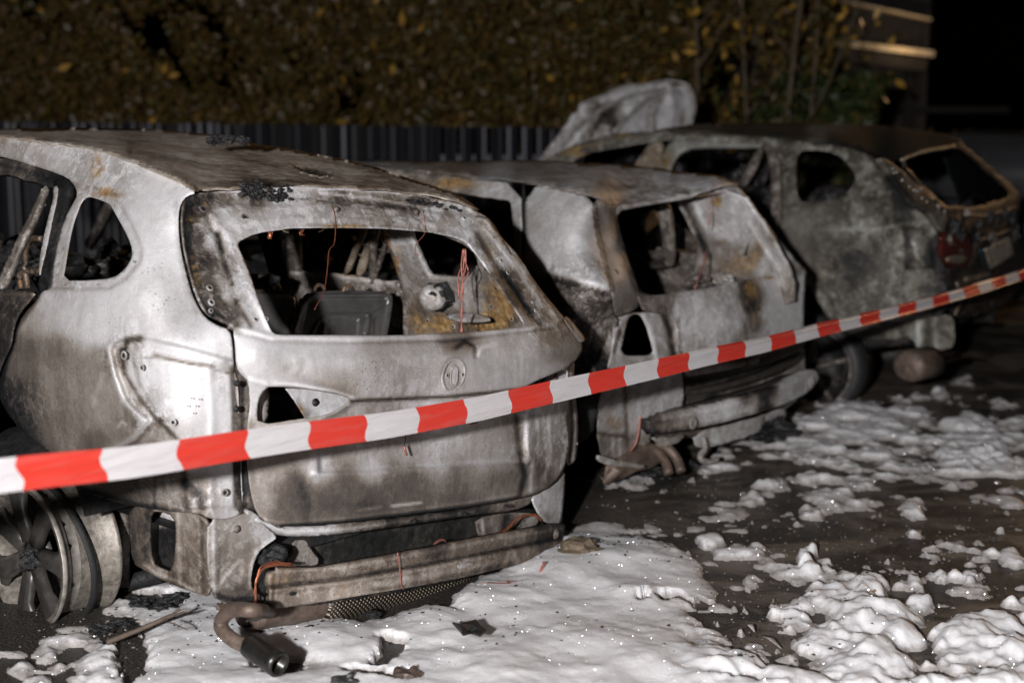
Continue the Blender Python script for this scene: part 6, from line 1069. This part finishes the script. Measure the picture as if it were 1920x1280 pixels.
tag(foam, 'white fire-fighting foam lying in drifts and flecks on the wet black ground', 'foam', kind='stuff')

# ================================================================== loose bits on the ground
G0 = Frame(0, 0, 0)
def gp(px, py, z=0): return G0.P(px, py, 'z', z)
V2_ = [(848, 1165), (862, 1168), (876, 1164), (892, 1160), (902, 1172), (912, 1180), (900, 1190), (884, 1184), (868, 1188), (858, 1176)]
top = [gp(x, y, .085 + .012 * math.sin(x)) for x, y in V2_]; n_ = len(top); bot = [p - np.array([0, 0, .006]) for p in top]
sh = mesh('charred_shard', top + bot, [tuple(range(n_)), tuple(range(n_, 2 * n_))[::-1]] + [(i, i + n_, (i + 1) % n_ + n_, (i + 1) % n_) for i in range(n_)], M['char'], None, False); tag(sh, 'black charred shard lying on the white foam near the bottom centre', 'debris')
tg_ = bpy.data.objects.new('dead_twig', None); COL.objects.link(tg_); tag(tg_, 'dry brown twig with frayed tip on the foam beside the burnt wheel', 'twig')
wood = plain('dry_twig', (.09, .066, .05), .7, 0, 40, .4, .4)
tube('stem', spline([gp(200, 1204, .04), gp(260, 1180, .06), gp(310, 1158, .085), gp(330, 1150, .10)], 6), np.linspace(.009, .006, 19), wood, tg_, None, 8)
for i in range(14):
    a = RNG.uniform(-1, 1); ex = 352 + 8 * abs(a) * -1 + RNG.uniform(-12, 6); ey = 1146 + a * 9
    tube('frayed_fibre', spline([gp(300 + i * 2, 1162 - i * .8, .09), gp(325, 1152 + a * 3, .10), gp(ex, ey, .115)], 4), .0012, wood, tg_, None, 5)
tube('side_sprig', spline([gp(312, 1165, .09), gp(330, 1170, .09), gp(351, 1180, .085)], 4), .002, wood, tg_, None, 6)
lf = [(1622, 1100), (1630, 1096), (1642, 1099), (1648, 1105), (1638, 1110), (1626, 1107)]
o = mesh('fallen_leaf', [gp(x, y, .035 + .006 * math.sin(x * .3)) for x, y in lf], [tuple(range(6))], plain('yellow_leaf', (.50, .26, .04), .5, 0, 60, .3), None, False); tag(o, 'single yellow leaf lying among the foam flecks', 'leaf')
md = o.modifiers.new('t', 'SOLIDIFY'); md.thickness = .001
st_ = bpy.data.meshes.new('loose_scrap')
for i, (px, py, r, lab) in enumerate([(1085, 1035, .07, 'brown rounded scrap by the right end of the bumper beam'), (645, 1278, .03, 'dark stone in the foam gap at the bottom edge'), (760, 1270, .035, 'dark brown stone at the bottom edge right of the exhaust tip')]):
    o = lump('loose_scrap', gp(px, py, .03), r, plain('scrap_brown' + 'abc'[i], [(.13, .10, .07), (.03, .03, .03), (.07, .05, .04)][i], .5), None, None, i, (1.3, 1, .8), 3, .3); tag(o, lab, 'debris')
for i, (x0, y0, x1, y1, lab) in enumerate([(1425, 1190, 1465, 1215, 'thin pale sliver on the wet ground right of the foam drift'), (1575, 1238, 1605, 1248, 'short dark sliver stuck in the foam at the lower right'), (1400, 1170, 1415, 1184, 'tiny pale sliver on the wet ground above the longer sliver')]):
    a, b = gp(x0, y0, .02), gp(x1, y1, .015); o = tube('metal_sliver', [a, (a + b) / 2 + np.array([0, 0, .01]), b], [.002, .010, .002], M['light'] if i != 1 else M['dark'], None, None, 6, flat=.3); tag(o, lab, 'debris')

# ash, grit and charred crumbs strewn over the ground and the foam
def crumbs(name, n, areas, smin, smax, m, lab, seed):
    rg = np.random.default_rng(seed); V = []; Fs = []
    for i in range(n):
        ax_, ay, arx, ary = areas[i % len(areas)]; px, py = ax_ + rg.normal() * arx, ay + rg.normal() * ary
        if py < 700: continue
        c = gp(px, py, 0.0); ix = int(np.clip(round((px + 120) / 5), 0, nx - 1)); iy = int(np.argmin(np.abs(gy[:, 0] - py))); c[2] = max(0.0, Z[iy * nx + ix]) + .001
        r = rg.uniform(smin, smax) * rg.uniform(.5, 1); b0 = len(V); k = 5; a0 = rg.uniform(0, 6.28)
        for q in range(k): a = a0 + 2 * math.pi * q / k; rr = r * rg.uniform(.6, 1.3); V.append(c + np.array([rr * math.cos(a), rr * math.sin(a), 0]))
        V.append(c + np.array([0, 0, r * rg.uniform(.3, .9)]))
        for q in range(k): Fs.append((b0 + q, b0 + (q + 1) % k, b0 + k))
    o = mesh(name, V, Fs, m, None, False); tag(o, lab, 'debris', kind='stuff'); return o
crumbs('black_ash_crumbs', 900, [(700, 1180, 260, 50), (300, 1170, 120, 45), (1150, 1010, 80, 30), (1250, 930, 120, 40), (1450, 1180, 90, 50), (1230, 880, 60, 20)], .002, .009, M['char'], 'black ash crumbs and charred grit scattered on the foam and wet ground', 31)
crumbs('pale_grit', 1100, [(1350, 960, 160, 60), (1600, 1010, 200, 50), (1250, 900, 120, 40), (1450, 1120, 100, 60), (250, 1160, 120, 50), (1750, 1020, 150, 40)], .0015, .006, M['light'], 'pale grit and glass crumbs scattered on the wet asphalt', 32)
for i, (px, py, r) in enumerate([(540, 1165, .03), (480, 1190, .022), (590, 1178, .02), (330, 1120, .03), (300, 1138, .022), (262, 1128, .028), (1215, 880, .05), (1290, 870, .035), (1150, 895, .03), (230, 1165, .025), (190, 1178, .03), (700, 1150, .02)]):
    o = lump('charred_fragment', gp(px, py, .03), r, M['char'], None, None, i * 3 + 1, (1.3, 1, .5), 3, 1.3)
    tag(o, ['largest charred fragment just behind the bend of the exhaust pipe', 'small charred fragment between the exhaust pipe bend and the silencer', 'tiny charred fragment under the silencer seam', 'charred fragment left of the frayed end of the dry twig', 'small charred fragment above the middle of the dry twig', 'charred fragment between the bare wheel and the twig', 'big charred lump under the exhaust pipes of the middle hatchback', 'charred lump right of the exhaust pipes of the middle hatchback', 'small charred lump left below the silencer of the middle hatchback',
        'charred crumb at the inner edge of the bare wheel rim', 'charred crumb under the bare wheel rim', 'charred crumb beneath the woven heat shield'][i], 'debris', 'charred fragments strewn under the cars')

# ================================================================== slatted metal fence
FY = 13.2
fence = bpy.data.objects.new('metal_fence', None); COL.objects.link(fence); fence.location = (0, FY, 0)
tag(fence, 'dark grey fence of upright metal slats below the autumn hedge', 'fence')
fm = plain('dark_fence_metal', (.022, .022, .028), .42, .5, 3, .3, .15); fm2 = plain('worn_fence_metal', (.030, .028, .030), .45, .4, 3, .3, .15)
def slat_mesh(wd, m):
    me = bpy.data.meshes.new('slat'); V = []; pr = [(-wd, .0), (-wd * .8, -.02), (-wd * .35, -.028), (0, -.012), (wd * .35, -.028), (wd * .8, -.02), (wd, 0)]
    for z in (.04, 1.60):
        for x, y in pr: V.append((x, y, z))
    n = len(pr); Fs = [(i, i + 1, i + n + 1, i + n) for i in range(n - 1)] + [(0, n, 2 * n - 1, n - 1), tuple(range(n)), tuple(range(n, 2 * n))[::-1]]
    me.from_pydata(V, [], Fs); me.update(); me.materials.append(m); return me
sm = [slat_mesh(.060, fm), slat_mesh(.044, fm2)]; x = -6.6; i = 0
while x < 2.6:
    right = x > -.75; stp = .142 if right else .088 + .02 * math.sin(i * 1.7)
    o = bpy.data.objects.new('slat', sm[0] if right else sm[int(RNG.random() < .38)]); COL.objects.link(o); o.parent = fence
    o.location = (x, RNG.uniform(-.004, .004), RNG.uniform(-.012, .012) - .011 * (x + 6)); o.rotation_euler = (0, RNG.uniform(-.004, .004), RNG.uniform(-.25, .25)); x += stp; i += 1
for z in (.4, 1.25): box('rail', (-2, .03, z), [(1, 0, 0), (0, 1, 0), (0, 0, 1)], (4.8, .02, .03), fm, fence)
for x in np.arange(-6.5, 2.8, 2.3): box('post', (x, .06, .75), [(1, 0, 0), (0, 1, 0), (0, 0, 1)], (.04, .04, .75), fm, fence)

# ================================================================== autumn hedge and trees behind
def leaves(name, n, box_, cols, size, dens=None, parent=None, gate=True, seed=0):
    rg = np.random.default_rng(seed); lo, hi = np.array(box_[0], float), np.array(box_[1], float)
    P = lo + rg.random((int(n * (1.12 if dens is None else 3)), 3)) * (hi - lo)
    k = fbm(P[:, 0] * 1.3 + seed, P[:, 2] * 1.6 + P[:, 1] * .7, seed + 5, 4)
    if dens is not None: k = k * dens(P)
    P = P[np.argsort(-k)[:n]] if gate else P[:n]; n = len(P)
    a = rg.normal(size=(n, 3)); a /= np.linalg.norm(a, axis=1)[:, None]; b = rg.normal(size=(n, 3)); b -= (b * a).sum(1)[:, None] * a; b /= np.linalg.norm(b, axis=1)[:, None]
    s = size * (.55 + .9 * rg.random(n))[:, None]
    V = np.stack([P - a * s, P - b * s * .45 + a * s * .1, P + a * s, P + b * s * .45 + a * s * .1], 1).reshape(-1, 3)
    me = bpy.data.meshes.new(name); me.from_pydata(V.tolist(), [], (np.arange(n * 4).reshape(-1, 4)).tolist()); me.update()
    for m in cols: me.materials.append(m)
    # colour drifts through the hedge in clumps: yellow, brown, green
    u = fbm(P[:, 0] * .9 + 3, P[:, 2] * 1.1 + 8, seed + 9, 3) + .35 * (rg.random(n) - .5); q = np.argsort(np.argsort(u)) / n
    me.polygons.foreach_set('material_index', np.minimum((q * len(cols)).astype(int), len(cols) - 1).astype(np.int32))
    return link(name, me, None, parent)
def leafm(name, c): 
    m, t, b = mat(name); b.inputs['Base Color'].default_value = (*c, 1); b.inputs['Roughness'].default_value = .45; return m
LM = [leafm('leaf_dark_green', (.030, .045, .012)), leafm('leaf_brown', (.095, .056, .018)), leafm('leaf_olive', (.080, .066, .017)), leafm('leaf_ochre', (.15, .090, .020)), leafm('leaf_yellow', (.42, .24, .04))]  # autumn colours, warmed further to paint in the street light
hd = leaves('autumn_hedge', 95000, ((-6.8, 13.4, 1.2), (3.0, 14.4, 3.4)), [LM[2], LM[1], LM[3], LM[1], LM[2], LM[1]], .036, None, None, seed=3)
tag(hd, 'dense autumn hedge in olive and ochre growing over the fence', 'hedge', kind='stuff')
sp = leaves('bright_yellow_leaves', 260, ((-7, 13.3, 1.3), (3.6, 13.45, 3.2)), [LM[4], LM[3]], .055, None, None, seed=8)
tag(sp, 'scattered bright yellow leaves on the face of the hedge', 'leaves', kind='stuff')
bush = leaves('green_bush', 9000, ((1.9, 12.8, .1), (3.7, 14.2, 2.0)), [LM[0], LM[0], LM[2], LM[0]], .06, lambda P: 1.2 - .30 * np.abs(P[:, 0] - 3.4) - .15 * np.abs(P[:, 2] - 1.2), None, seed=13)
tag(bush, 'dark green bush behind the roof of the scorched family car', 'bush')
bark = plain('bark', (.10, .075, .045), .8, 0, 12, .5, .8, .01)
core = plain('hedge_shade', (.012, .010, .006), .9)
ivy = leaves('understory_leaves', 7000, ((-9, 13.35, .2), (6.5, 14.0, 1.5)), [LM[0], LM[1]], .05, None, None, seed=23); tag(ivy, 'low brown foliage behind the fence foot', 'foliage', kind='stuff')
def tree(x, y, h, r, lab, seed, lean=0., dens=900):
    rg = np.random.default_rng(seed); e = bpy.data.objects.new('young_tree', None); COL.objects.link(e); e.location = (x, y, 0); tag(e, lab, 'tree', 'slim trees behind the cars')
    P = [np.array([lean * t * t * h + .04 * math.sin(t * 7 + seed), .03 * math.sin(t * 5), t * h]) for t in np.linspace(0, 1, 10)]
    tube('trunk', spline(P, 3), np.linspace(r, r * .45, 28), bark, e, None, 10)
    for i in range(9):
        t0 = rg.uniform(.3, .95); p = np.array([lean * t0 * t0 * h, 0, t0 * h]); a = rg.uniform(0, 6.28); l_ = rg.uniform(.5, 1.2)
        tube('branch', spline([p, p + np.array([math.cos(a) * l_ * .4, math.sin(a) * l_ * .4, l_ * .5]), p + np.array([math.cos(a) * l_ * .8, math.sin(a) * l_ * .7, l_ * 1.2])], 4), np.linspace(r * .4, r * .12, 9), bark, e, None, 6)
    c = leaves('crown', dens, ((-.75, -.5, h * .3), (.55, .6, h * .9)), [LM[0], LM[2], LM[3], LM[4]], .05, None, None, seed=seed + 40); c.parent = e
    return e
tree(1.62, 12.9, 4.2, .026, 'slim tree with yellowing leaves nearest the raised bonnet', 5, .0, 260)
tree(2.05, 12.7, 4.2, .020, 'thinnest slim tree, middle one behind the hatchback roof', 6, -.01, 200)
tree(2.42, 12.5, 4.4, .030, 'pale forked slim tree, right one of the three behind the cars', 9, .02, 260)
tree(2.55, 12.55, 4.4, .018, 'thin stem leaning beside the pale forked tree', 11, .04, 120)

# ================================================================== dark building behind on the right
bl = bpy.data.objects.new('dark_building', None); COL.objects.link(bl); bl.location = (3.8, 18.0, 0)
tag(bl, 'dark timber building at the top right with two lamplit pale roof edges', 'building')
wallm = plain('dark_timber_wall', (.035, .026, .020), .8, 0, 4, .4, .2); darkw = plain('shaded_black_timber', (.010, .008, .007), .9); fas = plain('pale_fascia', (.62, .48, .32), .6, 0, 8, .25, .1)  # darkw: shade put into the colour so soffit and posts stay dark
AX = [(1, 0, 0), (0, 1, 0), (0, 0, 1)]
for k in range(9): box('wall_board', (0, .2, .25 + k * .42), AX, (1.35, .03, .20), wallm, bl)
box('side_wall', (1.36, 2.0, 2.0), AX, (.04, 1.9, 2.0), wallm, bl); box('side_wall', (-1.36, 2.0, 2.0), AX, (.04, 1.9, 2.0), wallm, bl)
def edge_board(name, a, b, hh, m, d=.10):
    a, b = np.array(a, float), np.array(b, float); t = b - a; Lh = np.linalg.norm(t) / 2; t = t / np.linalg.norm(t)
    box(name, (a + b) / 2 - np.array([3.8, 18.0, 0]), [t, (0, 1, 0), np.cross(t, (0, 1, 0))], (Lh, d, hh), m, bl)
edge_board('roof_edge', (3.75, 17.6, 2.54), (5.10, 17.6, 2.385), .034, fas); edge_board('roof_edge_shadow_board', (3.75, 17.62, 2.40), (5.02, 17.62, 2.25), .07, wallm)
edge_board('upper_roof_edge', (3.7, 17.7, 3.08), (5.08, 17.7, 2.80), .012, fas); edge_board('upper_soffit', (3.7, 18.1, 3.2), (5.1, 18.1, 2.92), .10, darkw, .2)
box('canopy_post', (1.05, -.35, 1.1), AX, (.05, .05, 1.1), darkw, bl); box('canopy_post', (-.6, -.35, 1.15), AX, (.05, .05, 1.15), darkw, bl)
box('lower_beam', (1.7, -.3, 1.72), AX, (.6, .04, .04), darkw, bl)
ld = bpy.data.lights.new('canopy_lamp', 'POINT'); ld.energy = 3.5; ld.color = (1.0, .74, .42); ld.shadow_soft_size = .06
lo_ = bpy.data.objects.new('canopy_lamp', ld); COL.objects.link(lo_); lo_.location = (4.72, 17.25, 2.56)
